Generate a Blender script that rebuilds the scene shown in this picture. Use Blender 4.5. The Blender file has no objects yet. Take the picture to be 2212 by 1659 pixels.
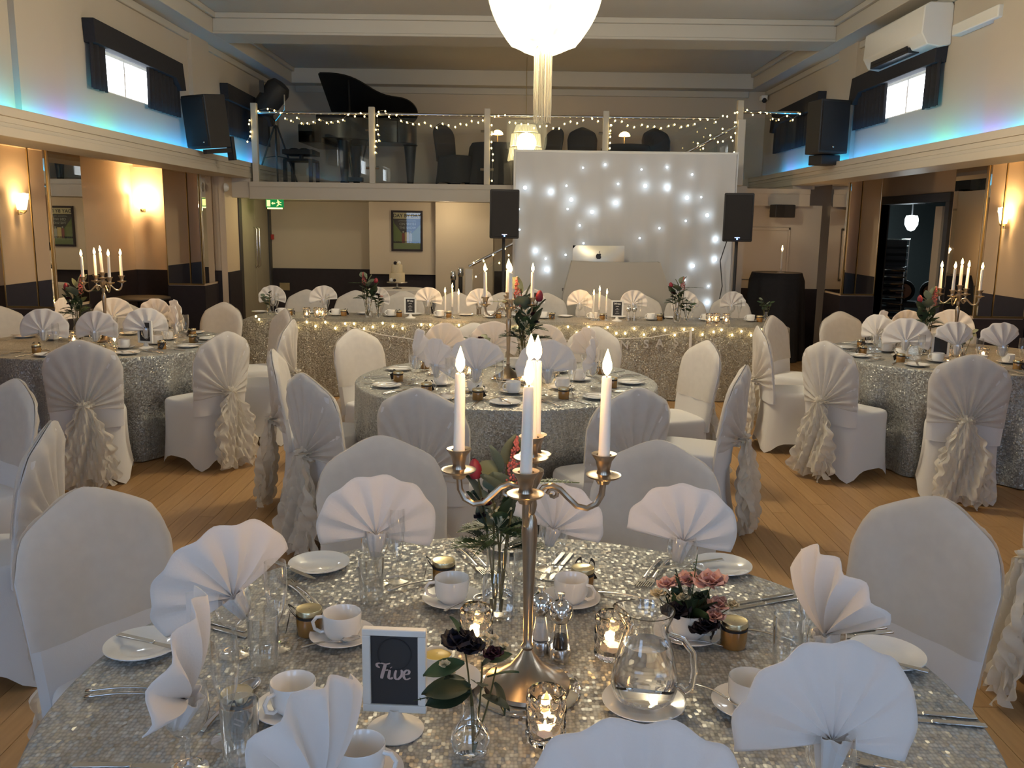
import bpy, math, random
from math import sin, cos, pi, radians, sqrt
from mathutils import Vector, Matrix
random.seed(7)
S = bpy.context.scene
COL = S.collection

# ------------------------------------------------------------------ camera
cam_d = bpy.data.cameras.new('camera')
cam_d.sensor_fit = 'HORIZONTAL'; cam_d.sensor_width = 36.0
cam_d.lens = 1920.0 / 2212.0 * 36.0
cam_d.clip_start = 0.02
cam = bpy.data.objects.new('camera', cam_d); COL.objects.link(cam)
cam.matrix_world = (Matrix.Translation((0, 0, 1.70)) @ Matrix.Rotation(.003, 4, 'Z')
                    @ Matrix.Rotation(pi / 2 - .1785, 4, 'X') @ Matrix.Rotation(.014, 4, 'Z'))
S.camera = cam

# ------------------------------------------------------------------ colour management and light levels
S.view_settings.view_transform = 'Standard'; S.view_settings.look = 'None'
S.view_settings.gamma = 1.0; S.view_settings.use_curve_mapping = False
S.view_settings.exposure = 0.62
WIN = 7.5        # brightness of the sky behind the high side windows
REAR = 3.3       # brightness of the sky behind the rear wall windows
SCONCE_W = 17.0
CHAND_W = 270.0
FLAME_W = 1.5
LED = 17.0
w = bpy.data.worlds.new('world'); S.world = w; w.use_nodes = True
bgn = w.node_tree.nodes['Background']; bgn.inputs[0].default_value = (.75, .85, 1, 1); bgn.inputs[1].default_value = 1.0

# ------------------------------------------------------------------ materials
M = {}
def nodes(m): return m.node_tree.nodes, m.node_tree.links
def mat(key, col, rough=.5, metal=0., spec=.5, noise=.06, nscale=14., bump=0., bscale=200., emit=None, estr=0., alpha=1., trans=0., ior=1.45, sheen=0., sss=0., coat=0.):
    m = bpy.data.materials.new(key); m.use_nodes = True
    n, l = nodes(m); b = n['Principled BSDF']
    b.inputs['Base Color'].default_value = (*col, 1); b.inputs['Roughness'].default_value = rough
    b.inputs['Metallic'].default_value = metal; b.inputs['Specular IOR Level'].default_value = spec
    b.inputs['IOR'].default_value = ior; b.inputs['Transmission Weight'].default_value = trans
    b.inputs['Alpha'].default_value = alpha; b.inputs['Sheen Weight'].default_value = sheen
    b.inputs['Coat Weight'].default_value = coat
    if sss: b.inputs['Subsurface Weight'].default_value = sss; b.inputs['Subsurface Radius'].default_value = (.02, .015, .01)
    if emit: b.inputs['Emission Color'].default_value = (*emit, 1); b.inputs['Emission Strength'].default_value = estr
    if noise or bump:
        tc = n.new('ShaderNodeTexCoord')
    if noise:
        t = n.new('ShaderNodeTexNoise'); t.inputs['Scale'].default_value = nscale; t.inputs['Detail'].default_value = 4
        r = n.new('ShaderNodeMapRange'); r.inputs['To Min'].default_value = 1 - noise; r.inputs['To Max'].default_value = 1 + noise
        mx = n.new('ShaderNodeMix'); mx.data_type = 'RGBA'; mx.blend_type = 'MULTIPLY'; mx.inputs['Factor'].default_value = 1
        mx.inputs['A'].default_value = (*col, 1)
        l.new(tc.outputs['Object'], t.inputs['Vector']); l.new(t.outputs['Fac'], r.inputs['Value'])
        l.new(r.outputs['Result'], mx.inputs['B']); l.new(mx.outputs['Result'], b.inputs['Base Color'])
    if bump:
        t = n.new('ShaderNodeTexNoise'); t.inputs['Scale'].default_value = bscale; t.inputs['Detail'].default_value = 3
        bp = n.new('ShaderNodeBump'); bp.inputs['Strength'].default_value = bump; bp.inputs['Distance'].default_value = .01
        l.new(tc.outputs['Object'], t.inputs['Vector']); l.new(t.outputs['Fac'], bp.inputs['Height']); l.new(bp.outputs['Normal'], b.inputs['Normal'])
    M[key] = m
    return m
def emat(key, col, s, sample=True):
    m = bpy.data.materials.new(key); m.use_nodes = True
    n, l = nodes(m); n.remove(n['Principled BSDF'])
    e = n.new('ShaderNodeEmission'); e.inputs[0].default_value = (*col, 1); e.inputs[1].default_value = s
    l.new(e.outputs[0], n['Material Output'].inputs['Surface'])
    if not sample:
        m.cycles.emission_sampling = 'NONE'
    M[key] = m; return m
def glassmat(key, tint=(1, 1, 1), rough=.0, bump=0., bscale=60., refl=1.0, ior=1.45, k=2.6, edge=.95, pw_=2.0):
    # thin clear glass: what lies behind shows through, edges and sides reflect
    m = bpy.data.materials.new(key); m.use_nodes = True
    n, l = nodes(m); n.remove(n['Principled BSDF'])
    tr = n.new('ShaderNodeBsdfTransparent'); tr.inputs[0].default_value = (*tint, 1)
    gl = n.new('ShaderNodeBsdfGlossy'); gl.inputs['Roughness'].default_value = rough; gl.inputs[0].default_value = (refl, refl, refl, 1)
    fr = n.new('ShaderNodeLayerWeight'); fr.inputs[0].default_value = .5
    pw = n.new('ShaderNodeMath'); pw.operation = 'POWER'; pw.inputs[1].default_value = pw_
    sc = n.new('ShaderNodeMapRange'); sc.inputs['To Min'].default_value = ((ior - 1) / (ior + 1)) ** 2 * k; sc.inputs['To Max'].default_value = edge
    l.new(fr.outputs['Facing'], pw.inputs[0]); l.new(pw.outputs[0], sc.inputs['Value'])
    mx = n.new('ShaderNodeMixShader')
    l.new(sc.outputs[0], mx.inputs[0]); l.new(tr.outputs[0], mx.inputs[1]); l.new(gl.outputs[0], mx.inputs[2])
    l.new(mx.outputs[0], n['Material Output'].inputs['Surface'])
    if bump:
        tc = n.new('ShaderNodeTexCoord'); v = n.new('ShaderNodeTexVoronoi'); v.inputs['Scale'].default_value = bscale
        bp = n.new('ShaderNodeBump'); bp.inputs['Strength'].default_value = bump; bp.inputs['Distance'].default_value = .01
        l.new(tc.outputs['Object'], v.inputs['Vector']); l.new(v.outputs['Distance'], bp.inputs['Height'])
        l.new(bp.outputs[0], gl.inputs['Normal']); l.new(bp.outputs[0], fr.inputs['Normal'])
    M[key] = m; return m
def sheermat(key, col, transp, rough=.9):
    m = bpy.data.materials.new(key); m.use_nodes = True
    n, l = nodes(m); n.remove(n['Principled BSDF'])
    tr = n.new('ShaderNodeBsdfTransparent'); df = n.new('ShaderNodeBsdfDiffuse'); df.inputs[0].default_value = (*col, 1)
    tl = n.new('ShaderNodeBsdfTranslucent'); tl.inputs[0].default_value = (*col, 1)
    a = n.new('ShaderNodeMixShader'); a.inputs[0].default_value = .4
    b = n.new('ShaderNodeMixShader')
    tc = n.new('ShaderNodeTexCoord'); t = n.new('ShaderNodeTexNoise'); t.inputs['Scale'].default_value = 25
    r = n.new('ShaderNodeMapRange'); r.inputs['To Min'].default_value = transp - .05; r.inputs['To Max'].default_value = transp + .05
    l.new(tc.outputs['Object'], t.inputs['Vector']); l.new(t.outputs['Fac'], r.inputs['Value']); l.new(r.outputs['Result'], b.inputs[0])
    l.new(df.outputs[0], a.inputs[1]); l.new(tl.outputs[0], a.inputs[2])
    l.new(a.outputs[0], b.inputs[1]); l.new(tr.outputs[0], b.inputs[2]); l.new(b.outputs[0], n['Material Output'].inputs['Surface'])
    M[key] = m; return m
def clothmat(key, col, transl=.25):
    m = bpy.data.materials.new(key); m.use_nodes = True
    n, l = nodes(m); n.remove(n['Principled BSDF'])
    df = n.new('ShaderNodeBsdfDiffuse'); df.inputs[0].default_value = (*col, 1); df.inputs[1].default_value = .5
    tl = n.new('ShaderNodeBsdfTranslucent'); tl.inputs[0].default_value = (*col, 1)
    a = n.new('ShaderNodeMixShader'); a.inputs[0].default_value = transl
    tc = n.new('ShaderNodeTexCoord'); t = n.new('ShaderNodeTexNoise'); t.inputs['Scale'].default_value = 300; t.inputs['Detail'].default_value = 2
    bp = n.new('ShaderNodeBump'); bp.inputs['Strength'].default_value = .15; bp.inputs['Distance'].default_value = .003
    l.new(tc.outputs['Object'], t.inputs['Vector']); l.new(t.outputs['Fac'], bp.inputs['Height']); l.new(bp.outputs[0], df.inputs['Normal'])
    l.new(df.outputs[0], a.inputs[1]); l.new(tl.outputs[0], a.inputs[2]); l.new(a.outputs[0], n['Material Output'].inputs['Surface'])
    M[key] = m; return m
def sequinmat(key, col, scale):
    # small overlapping silver discs: each cell of the pattern tilts its own way
    m = bpy.data.materials.new(key); m.use_nodes = True
    n, l = nodes(m); b = n['Principled BSDF']
    tc = n.new('ShaderNodeTexCoord'); v = n.new('ShaderNodeTexVoronoi'); v.inputs['Scale'].default_value = scale; v.inputs['Randomness'].default_value = .55
    mp = n.new('ShaderNodeMapping'); mp.inputs['Scale'].default_value = (1, .7, 1)
    l.new(tc.outputs['Object'], mp.inputs['Vector']); l.new(mp.outputs[0], v.inputs['Vector'])
    sub = n.new('ShaderNodeVectorMath'); sub.operation = 'SUBTRACT'; sub.inputs[1].default_value = (.5, .5, .5)
    sc = n.new('ShaderNodeVectorMath'); sc.operation = 'SCALE'; sc.inputs['Scale'].default_value = .8
    ge = n.new('ShaderNodeNewGeometry'); ad = n.new('ShaderNodeVectorMath'); ad.operation = 'ADD'
    nm = n.new('ShaderNodeVectorMath'); nm.operation = 'NORMALIZE'
    l.new(v.outputs['Color'], sub.inputs[0]); l.new(sub.outputs[0], sc.inputs[0]); l.new(sc.outputs[0], ad.inputs[0]); l.new(ge.outputs['Normal'], ad.inputs[1])
    l.new(ad.outputs[0], nm.inputs[0]); l.new(nm.outputs[0], b.inputs['Normal'])
    r = n.new('ShaderNodeMapRange'); r.inputs['From Min'].default_value = 0; r.inputs['From Max'].default_value = .7; r.inputs['To Min'].default_value = 1.12; r.inputs['To Max'].default_value = .62
    mx = n.new('ShaderNodeMix'); mx.data_type = 'RGBA'; mx.blend_type = 'MULTIPLY'; mx.inputs['Factor'].default_value = 1; mx.inputs['A'].default_value = (*col, 1)
    l.new(v.outputs['Distance'], r.inputs['Value']); l.new(r.outputs[0], mx.inputs['B']); l.new(mx.outputs['Result'], b.inputs['Base Color'])
    b.inputs['Metallic'].default_value = .38; b.inputs['Roughness'].default_value = .40
    M[key] = m; return m

mat('wall', (.52, .455, .37), .75, bump=.03, bscale=60, noise=.04, nscale=2)
mat('wall_peach', (.64, .52, .39), .75, bump=.03, bscale=60, noise=.04, nscale=2)
mat('ceil', (.52, .49, .435), .8, noise=.03, nscale=2)
mat('trim', (.58, .535, .465), .55, noise=.03, nscale=3)
mat('dado', (.030, .025, .032), .7, spec=.3, noise=.2)
mat('dark', (.02, .02, .024), .5, noise=.2)
mat('blackgloss', (.012, .012, .013), .3, noise=0, spec=.3)
mat('blackcloth', (.022, .021, .025), .95, noise=.25, nscale=30)
mat('blackplastic', (.03, .029, .031), .6, noise=.15)
mat('grille', (.03, .029, .031), .85, spec=.2, bump=.2, bscale=900)
mat('mirror', (.78, .74, .68), .015, metal=1, noise=0)
mat('gold', (.55, .40, .18), .3, metal=1, noise=.1)
mat('chrome', (.75, .75, .75), .12, metal=1, noise=0)
mat('steel', (.62, .61, .6), .22, metal=1, noise=.05)
mat('pewter', (.42, .345, .265), .28, metal=1, noise=.12, nscale=30)
mat('doorwood', (.33, .30, .24), .5, noise=.12, nscale=5)
mat('doordark', (.05, .048, .05), .5, noise=.1)
mat('white', (.78, .77, .74), .4, noise=.02)
mat('acwhite', (.74, .73, .69), .45, noise=.02)
mat('china', (.80, .80, .80), .12, noise=.01, coat=.4)
mat('wax', (.90, .84, .76), .45, noise=.02, sss=.35)
mat('wick', (.03, .025, .02), .9, noise=0)
mat('honey', (.30, .15, .035), .2, noise=.08, coat=.8)
mat('lid', (.72, .64, .42), .28, metal=1, noise=.05)
mat('ribbon', (.02, .02, .022), .45, noise=0)
mat('tag', (.025, .023, .024), .6, noise=.1)
mat('tagprint', (.30, .27, .25), .7, noise=0)
mat('leaf', (.045, .085, .035), .5, noise=.3, nscale=60)
mat('leafdark', (.022, .04, .02), .5, noise=.3, nscale=60)
mat('euc', (.14, .17, .12), .55, noise=.2, nscale=40)
mat('stem', (.10, .09, .03), .6, noise=.3, nscale=60)
mat('tulip', (.22, .018, .035), .5, noise=.25, nscale=40)
mat('burgundy', (.05, .008, .016), .6, noise=.3, nscale=60)
mat('blackflower', (.012, .008, .016), .7, noise=.3, nscale=60)
mat('blush', (.72, .42, .36), .6, noise=.12, nscale=40)
mat('cream', (.72, .62, .42), .6, noise=.1, nscale=40)
mat('astilbe', (.48, .13, .12), .7, noise=.3, nscale=60)
mat('berry', (.42, .40, .28), .5, noise=.2, nscale=60)
mat('salt', (.75, .72, .70), .9, noise=.1)
mat('pepper', (.02, .018, .016), .9, noise=.4, nscale=300)
mat('butter', (.75, .55, .14), .4, noise=.05)
mat('slate', (.035, .034, .036), .55, noise=.1)
mat('pinkprint', (.55, .42, .39), .6, noise=.05)
mat('alu', (.62, .60, .54), .35, metal=.6, noise=.03)
mat('cake', (.70, .60, .42), .6, noise=.08, nscale=40)
mat('brass', (.45, .36, .2), .4, metal=.7, noise=.15)
mat('red', (.35, .03, .025), .5, noise=.1)
mat('green', (.02, .22, .06), .5, noise=.05)
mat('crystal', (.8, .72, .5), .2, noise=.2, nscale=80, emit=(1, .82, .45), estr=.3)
mat('thread', (.75, .68, .52), .6, noise=.1)
mat('copper', (.25, .12, .07), .5, metal=.6, noise=.2)
mat('poster_top', (.55, .46, .28), .5, noise=.05); mat('poster_green', (.12, .14, .04), .5, noise=.1)
mat('poster_grass', (.16, .18, .08), .5, noise=.1); mat('ink', (.05, .04, .04), .6, noise=.05); mat('poster_ochre', (.45, .34, .15), .5, noise=.1)
mat('poster_grey', (.35, .33, .30), .6, noise=.05); mat('poster_red', (.20, .05, .04), .6, noise=.1)
mat('glitter', (.70, .66, .58), .3, metal=.6, noise=.4, nscale=200)
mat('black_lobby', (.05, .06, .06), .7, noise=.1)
clothmat('napkin', (.87, .845, .835), .28)
clothmat('chaircloth', (.76, .75, .75), .08)
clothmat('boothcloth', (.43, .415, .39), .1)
clothmat('backdropcloth', (.66, .66, .67), .15)
sheermat('organza', (.82, .79, .75), .30)
sheermat('ruffle', (.84, .80, .73), .14)
sequinmat('sequin', (.46, .47, .46), 135.)
sequinmat('sequin_far', (.46, .43, .37), 135.)
glassmat('glass', (.965, .972, .972), refl=1.0, k=3.6, edge=1.0, pw_=1.7)
glassmat('panel_glass', (.95, .98, .98), k=.8, edge=.6, pw_=4.)
glassmat('cutglass', (.95, .94, .93), bump=1.0, bscale=70, refl=1.0, ior=1.7, k=2.6, pw_=1.2)
mat('water', (1, 1, 1), .0, noise=0, trans=1., ior=1.33)
mat('facetglass', (1, .97, .94), .02, noise=0, trans=1., ior=1.48)
mat('thickglass', (1, 1, 1), .0, noise=0, trans=1., ior=1.5)
emat('sky', (.86, .93, 1.0), WIN)
emat('skyrear', (.42, .64, 1.0), REAR)
emat('flame', (1.0, .62, .22), 22., False)
emat('flamecore', (1.0, .88, .6), 30., False)
emat('bulb', (1.0, .74, .28), 9., False)
emat('starled', (.75, .9, 1.0), 10.)
emat('shade', (1.0, .74, .36), 5.)
def chand_mat():
    m = bpy.data.materials.new('chandglow'); m.use_nodes = True
    n, l = nodes(m); n.remove(n['Principled BSDF'])
    tc = n.new('ShaderNodeTexCoord'); mp = n.new('ShaderNodeMapping'); mp.inputs['Scale'].default_value = (9, 9, 1.2)
    t = n.new('ShaderNodeTexNoise'); t.inputs['Scale'].default_value = 1.0; t.inputs['Detail'].default_value = 2
    r = n.new('ShaderNodeMapRange'); r.inputs['From Min'].default_value = .3; r.inputs['From Max'].default_value = .7; r.inputs['To Min'].default_value = 1.1; r.inputs['To Max'].default_value = 4.0
    e = n.new('ShaderNodeEmission'); e.inputs[0].default_value = (1, .86, .50, 1); tr = n.new('ShaderNodeBsdfTransparent'); mx = n.new('ShaderNodeMixShader'); mx.inputs[0].default_value = .45
    l.new(tc.outputs['Object'], mp.inputs[0]); l.new(mp.outputs[0], t.inputs['Vector']); l.new(t.outputs['Fac'], r.inputs['Value']); l.new(r.outputs[0], e.inputs[1])
    l.new(e.outputs[0], mx.inputs[1]); l.new(tr.outputs[0], mx.inputs[2]); l.new(mx.outputs[0], n['Material Output'].inputs['Surface']); M['chandglow'] = m
chand_mat()
emat('lampglow', (1.0, .52, .18), 7.)
emat('globe', (.80, .95, 1.0), 18.)
emat('blueled', (.1, .3, 1.0), 15., False)
emat('exitglow', (.85, .95, .25), 2.2)
emat('exitgreen', (.01, .16, .04), 1.0)
emat('exitwhite', (.80, .80, .25), 1.3)

def wood_mat():
    m = bpy.data.materials.new('floorwood'); m.use_nodes = True
    n, l = nodes(m); b = n['Principled BSDF']
    tc = n.new('ShaderNodeTexCoord'); mp = n.new('ShaderNodeMapping'); mp.inputs['Scale'].default_value = (18, 1.2, 1)
    t = n.new('ShaderNodeTexNoise'); t.inputs['Scale'].default_value = 3; t.inputs['Detail'].default_value = 6
    oi = n.new('ShaderNodeObjectInfo'); ad = n.new('ShaderNodeMath'); ad.operation = 'ADD'
    mu = n.new('ShaderNodeMath'); mu.operation = 'MULTIPLY'; mu.inputs[1].default_value = .32
    cr = n.new('ShaderNodeValToRGB')
    cr.color_ramp.elements[0].color = (.30, .165, .065, 1); cr.color_ramp.elements[1].color = (.47, .29, .13, 1)
    cr.color_ramp.elements[0].position = .25; cr.color_ramp.elements[1].position = .95
    l.new(tc.outputs['Object'], mp.inputs[0]); l.new(mp.outputs[0], t.inputs['Vector'])
    l.new(oi.outputs['Random'], mu.inputs[0]); l.new(mu.outputs[0], ad.inputs[0])
    m2 = n.new('ShaderNodeMath'); m2.operation = 'MULTIPLY'; m2.inputs[1].default_value = .75
    l.new(t.outputs['Fac'], m2.inputs[0]); l.new(m2.outputs[0], ad.inputs[1]); l.new(ad.outputs[0], cr.inputs[0]); l.new(cr.outputs[0], b.inputs['Base Color'])
    b.inputs['Roughness'].default_value = .42
    M['floorwood'] = m
wood_mat()
def led_mat():
    m = bpy.data.materials.new('ledstrip'); m.use_nodes = True
    n, l = nodes(m); n.remove(n['Principled BSDF'])
    tc = n.new('ShaderNodeTexCoord'); mp = n.new('ShaderNodeMapping'); mp.inputs['Scale'].default_value = (0, 1.1, 0)
    t = n.new('ShaderNodeTexNoise'); t.inputs['Scale'].default_value = 1.0; t.inputs['Detail'].default_value = 1
    cr = n.new('ShaderNodeValToRGB'); e = cr.color_ramp.elements
    e[0].position = .30; e[0].color = (.22, .2, 1, 1); e[1].position = .42; e[1].color = (.02, .38, 1, 1)
    x = e.new(.56); x.color = (.015, .45, .95, 1); x = e.new(.68); x.color = (.08, .75, .55, 1)
    em = n.new('ShaderNodeEmission'); em.inputs[1].default_value = LED
    l.new(tc.outputs['Object'], mp.inputs[0]); l.new(mp.outputs[0], t.inputs['Vector']); l.new(t.outputs['Fac'], cr.inputs[0]); l.new(cr.outputs[0], em.inputs[0])
    l.new(em.outputs[0], n['Material Output'].inputs['Surface']); M['ledstrip'] = m
led_mat()

# ------------------------------------------------------------------ mesh helpers
class MB:
    def __init__(s): s.v = []; s.f = []
    def add(s, v, f):
        o = len(s.v); s.v += [tuple(p) for p in v]; s.f += [tuple(i + o for i in q) for q in f]; return s
    def box(s, x0, x1, y0, y1, z0, z1):
        v = [(x0, y0, z0), (x1, y0, z0), (x1, y1, z0), (x0, y1, z0), (x0, y0, z1), (x1, y0, z1), (x1, y1, z1), (x0, y1, z1)]
        return s.add(v, [(0, 3, 2, 1), (4, 5, 6, 7), (0, 1, 5, 4), (1, 2, 6, 5), (2, 3, 7, 6), (3, 0, 4, 7)])
    def tube(s, pts, r, n=8, cap=True):
        P = [Vector(p) for p in pts]; R = r if isinstance(r, (list, tuple)) else [r] * len(P)
        v = []; f = []; up = None
        for i, p in enumerate(P):
            d = (P[min(i + 1, len(P) - 1)] - P[max(i - 1, 0)])
            d = d.normalized() if d.length > 1e-9 else Vector((0, 0, 1))
            if up is None:
                up = Vector((1, 0, 0)) if abs(d.x) < .8 else Vector((0, 1, 0))
            a = (up - d * up.dot(d)).normalized(); b = d.cross(a); up = a
            for k in range(n):
                t = 2 * pi * k / n; v.append(p + (a * cos(t) + b * sin(t)) * R[i])
        for i in range(len(P) - 1):
            for k in range(n):
                f.append((i * n + k, i * n + (k + 1) % n, (i + 1) * n + (k + 1) % n, (i + 1) * n + k))
        if cap:
            f.append(tuple(range(n - 1, -1, -1))); f.append(tuple((len(P) - 1) * n + k for k in range(n)))
        return s.add(v, f)
    def lathe(s, prof, n=24, c=(0, 0, 0), capb=False, capt=False):
        v = []; f = []
        for r, z in prof:
            for k in range(n):
                t = 2 * pi * k / n; v.append((c[0] + r * cos(t), c[1] + r * sin(t), c[2] + z))
        m = len(prof)
        for i in range(m - 1):
            for k in range(n):
                f.append((i * n + k, i * n + (k + 1) % n, (i + 1) * n + (k + 1) % n, (i + 1) * n + k))
        if capb: f.append(tuple(range(n - 1, -1, -1)))
        if capt: f.append(tuple((m - 1) * n + k for k in range(n)))
        return s.add(v, f)
    def grid(s, fn, nu, nv, cu=False):
        v = []; f = []
        for j in range(nv + 1):
            for i in range(nu + (0 if cu else 1)):
                v.append(fn(i / nu, j / nv))
        w_ = nu if cu else nu + 1
        for j in range(nv):
            for i in range(nu):
                f.append((j * w_ + i, j * w_ + (i + 1) % w_, (j + 1) * w_ + (i + 1) % w_, (j + 1) * w_ + i))
        return s.add(v, f)
    def prism(s, out, t0, t1, ax='y'):
        # outline of 2D points extruded along an axis
        n = len(out)
        def p(a, b, t): return {'y': (a, t, b), 'x': (t, a, b), 'z': (a, b, t)}[ax]
        v = [p(a, b, t0) for a, b in out] + [p(a, b, t1) for a, b in out]
        f = [tuple(range(n)), tuple(range(2 * n - 1, n - 1, -1))] + [(i, i + n, (i + 1) % n + n, (i + 1) % n) for i in range(n)]
        return s.add(v, f)
    def ball(s, c, r, n=8, sz=1., m=None):
        m = m or max(4, n // 2 + 1)
        return s.lathe([(max(1e-4, r * sin(pi * j / m)), -r * sz * cos(pi * j / m)) for j in range(m + 1)], n, c)
    def xf(s, mtx, start=0):
        for i in range(start, len(s.v)): s.v[i] = tuple(mtx @ Vector(s.v[i]))
        return s
    def mesh(s, name, m, sharp=40):
        me = bpy.data.meshes.new(name); me.from_pydata(s.v, [], s.f); me.update()
        import bmesh
        bm = bmesh.new(); bm.from_mesh(me); bmesh.ops.recalc_face_normals(bm, faces=bm.faces); bm.to_mesh(me); bm.free()
        me.polygons.foreach_set('use_smooth', [True] * len(me.polygons))
        me.set_sharp_from_angle(angle=radians(sharp))
        me.materials.append(M[m]); return me
    def build(s, name, m, parent=None, loc=(0, 0, 0), rz=0., bevel=0., solid=0., sharp=40):
        return mkobj(name, s.mesh(name, m, sharp), parent, loc, rz, bevel, solid)
def mkobj(name, me, parent=None, loc=(0, 0, 0), rz=0., bevel=0., solid=0.):
    o = bpy.data.objects.new(name, me); COL.objects.link(o); o.location = loc; o.rotation_euler = (0, 0, rz)
    if parent: o.parent = parent
    if solid:
        d = o.modifiers.new('solid', 'SOLIDIFY'); d.thickness = solid; d.offset = 0
    if bevel:
        d = o.modifiers.new('bevel', 'BEVEL'); d.width = bevel; d.segments = 2; d.limit_method = 'ANGLE'
    return o
def tag(o, label, cat, group=None, kind=None):
    o['label'] = label; o['category'] = cat
    if group: o['group'] = group
    if kind: o['kind'] = kind
    return o
def thing(name, label, cat, loc=(0, 0, 0), rz=0., group=None, kind=None):
    o = bpy.data.objects.new(name, None); COL.objects.link(o); o.location = loc; o.rotation_euler = (0, 0, rz); o.empty_display_size = .05
    return tag(o, label, cat, group, kind)
def dup(root, loc, rz=0., label=None, group=None, rot=None, scale=None):
    def cp(o, p):
        c = o.copy(); COL.objects.link(c); c.parent = p
        for ch in KIDS(o): cp(ch, c)
        return c
    r = cp(root, None); r.location = loc; r.rotation_euler = rot if rot else (0, 0, rz)
    if scale: r.scale = (scale,) * 3 if isinstance(scale, (int, float)) else scale
    if label: r['label'] = label
    if group: r['group'] = group
    return r
def KIDS(o): return [c for c in COL.objects if c.parent == o]
class Proto:
    """first use moves the original itself, later uses copy it with all its parts"""
    def __init__(s, root): s.root = root; s.used = False; s.tree = None
    def put(s, loc, rz=0., label=None, group=None, rot=None, scale=None):
        if s.tree is None:
            s.tree = [(c, [g for g in KIDS(c)]) for c in KIDS(s.root)]
        if not s.used:
            s.used = True; r = s.root; r.location = loc; r.rotation_euler = rot if rot else (0, 0, rz)
        else:
            r = s.root.copy(); COL.objects.link(r); r.location = loc; r.rotation_euler = rot if rot else (0, 0, rz); r.scale = (1, 1, 1)
            for c, gs in s.tree:
                c2 = c.copy(); COL.objects.link(c2); c2.parent = r
                for g in gs:
                    g2 = g.copy(); COL.objects.link(g2); g2.parent = c2
        if scale: r.scale = (scale,) * 3 if isinstance(scale, (int, float)) else scale
        if label: r['label'] = label
        if group: r['group'] = group
        return r
def lamp(name, loc, watt, col, size=.03, parent=None):
    d = bpy.data.lights.new(name, 'POINT'); d.energy = watt; d.color = col; d.shadow_soft_size = size
    o = bpy.data.objects.new(name, d); COL.objects.link(o); o.location = loc
    if parent: o.parent = parent
    return o
def text(name, s, size, m, parent, loc, rot=(pi / 2, 0, 0), ext=.001, shear=0., bold=0.):
    c = bpy.data.curves.new(name, 'FONT'); c.body = s; c.size = size; c.align_x = 'CENTER'; c.align_y = 'CENTER'; c.extrude = ext; c.shear = shear; c.offset = bold
    o = bpy.data.objects.new(name, c); COL.objects.link(o); dg = bpy.context.evaluated_depsgraph_get(); dg.update()
    me = bpy.data.meshes.new_from_object(o.evaluated_get(dg)); bpy.data.objects.remove(o)
    me.materials.clear(); me.materials.append(M[m])
    q = bpy.data.objects.new(name, me); COL.objects.link(q); q.location = loc; q.rotation_euler = rot
    if parent: q.parent = parent
    return q
# ================================================================== THE ROOM
def struct(name, mb, m, label, cat, parent=None, bevel=0.):
    o = mb.build(name, m, parent, bevel=bevel)
    if not parent: tag(o, label, cat, kind='structure')
    return o
def cut_boxes(a0, a1, z0, z1, holes):
    A = sorted({a0, a1, *[h[0] for h in holes], *[h[1] for h in holes]}); Zs = sorted({z0, z1, *[h[2] for h in holes], *[h[3] for h in holes]})
    for i in range(len(A) - 1):
        for j in range(len(Zs) - 1):
            ca, cz = (A[i] + A[i + 1]) / 2, (Zs[j] + Zs[j + 1]) / 2
            if not any(h[0] < ca < h[1] and h[2] < cz < h[3] for h in holes):
                yield A[i], A[i + 1], Zs[j], Zs[j + 1]
def wall_x(x0, x1, y0, y1, z0, z1, holes=()):
    b = MB()
    for a, c, d, e in cut_boxes(y0, y1, z0, z1, holes): b.box(x0, x1, a, c, d, e)
    return b
def wall_y(y0, y1, x0, x1, z0, z1, holes=()):
    b = MB()
    for a, c, d, e in cut_boxes(x0, x1, z0, z1, holes): b.box(a, c, y0, y1, d, e)
    return b

# ---- floor of narrow oak boards that run down the room
fl = struct('floor', MB().box(-5.3, 7.6, -3.2, 16, -.14, -.022), 'doordark', 'polished oak board floor of the function room', 'floor')
BW = .1
lens = [1.55, 1.85, 2.1]
plank_me = [MB().box(-BW / 2 + .0012, BW / 2 - .0012, 0, L - .003, -.021, 0).mesh('plank', 'floorwood') for L in lens]
rest = MB()
rnd = random.Random(3)
ncol = 0
for i in range(-52, 53):
    x = i * BW + .02
    y = -3.1 + rnd.random() * 1.6; k0 = 0
    while y < 14.2:
        k = rnd.randrange(3); L = lens[k]
        if -2.75 < x < 2.75 and y > 1.9 and y + L < 9.0 and ncol < 240:
            o = mkobj('plank', plank_me[k], fl, (x, y, 0)); ncol += 1
        else:
            rest.box(x - BW / 2 + .0012, x + BW / 2 - .0012, y, min(y + L, 14.3) - .003, -.021, 0)
        y += L
r_ = rest.build('floor_boards', 'floorwood', fl); r_['kind'] = 'stuff'

# ---- ceiling with beams
struct('ceiling', MB().box(-4.1, 4.2, -3.2, 15, 4.05, 4.15), 'ceil', 'flat off white ceiling between the boxed beams', 'ceiling')
def beam(name, y0, y1, label):
    b = MB().box(-3.56, 3.66, y0, y1, 3.82, 4.05).box(-3.56, 3.66, y0 - .05, y0, 3.99, 4.05).box(-3.56, 3.66, y1, y1 + .05, 3.99, 4.05).box(-3.56, 3.66, y0 - .012, y0, 3.82, 3.85)
    struct(name, b, 'ceil', label, 'beam', bevel=.008)
beam('trim_1', 10.85, 11.4, 'wide boxed ceiling beam crossing the room in front of the mezzanine')
beam('trim_2', 7.05, 7.6, 'boxed ceiling beam crossing the room just above the large chandelier')
beam('trim_3', 3.3, 3.85, 'boxed ceiling beam crossing above the middle table')
beam('trim_4', -.45, .1, 'boxed ceiling beam crossing above the photographer')
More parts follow.
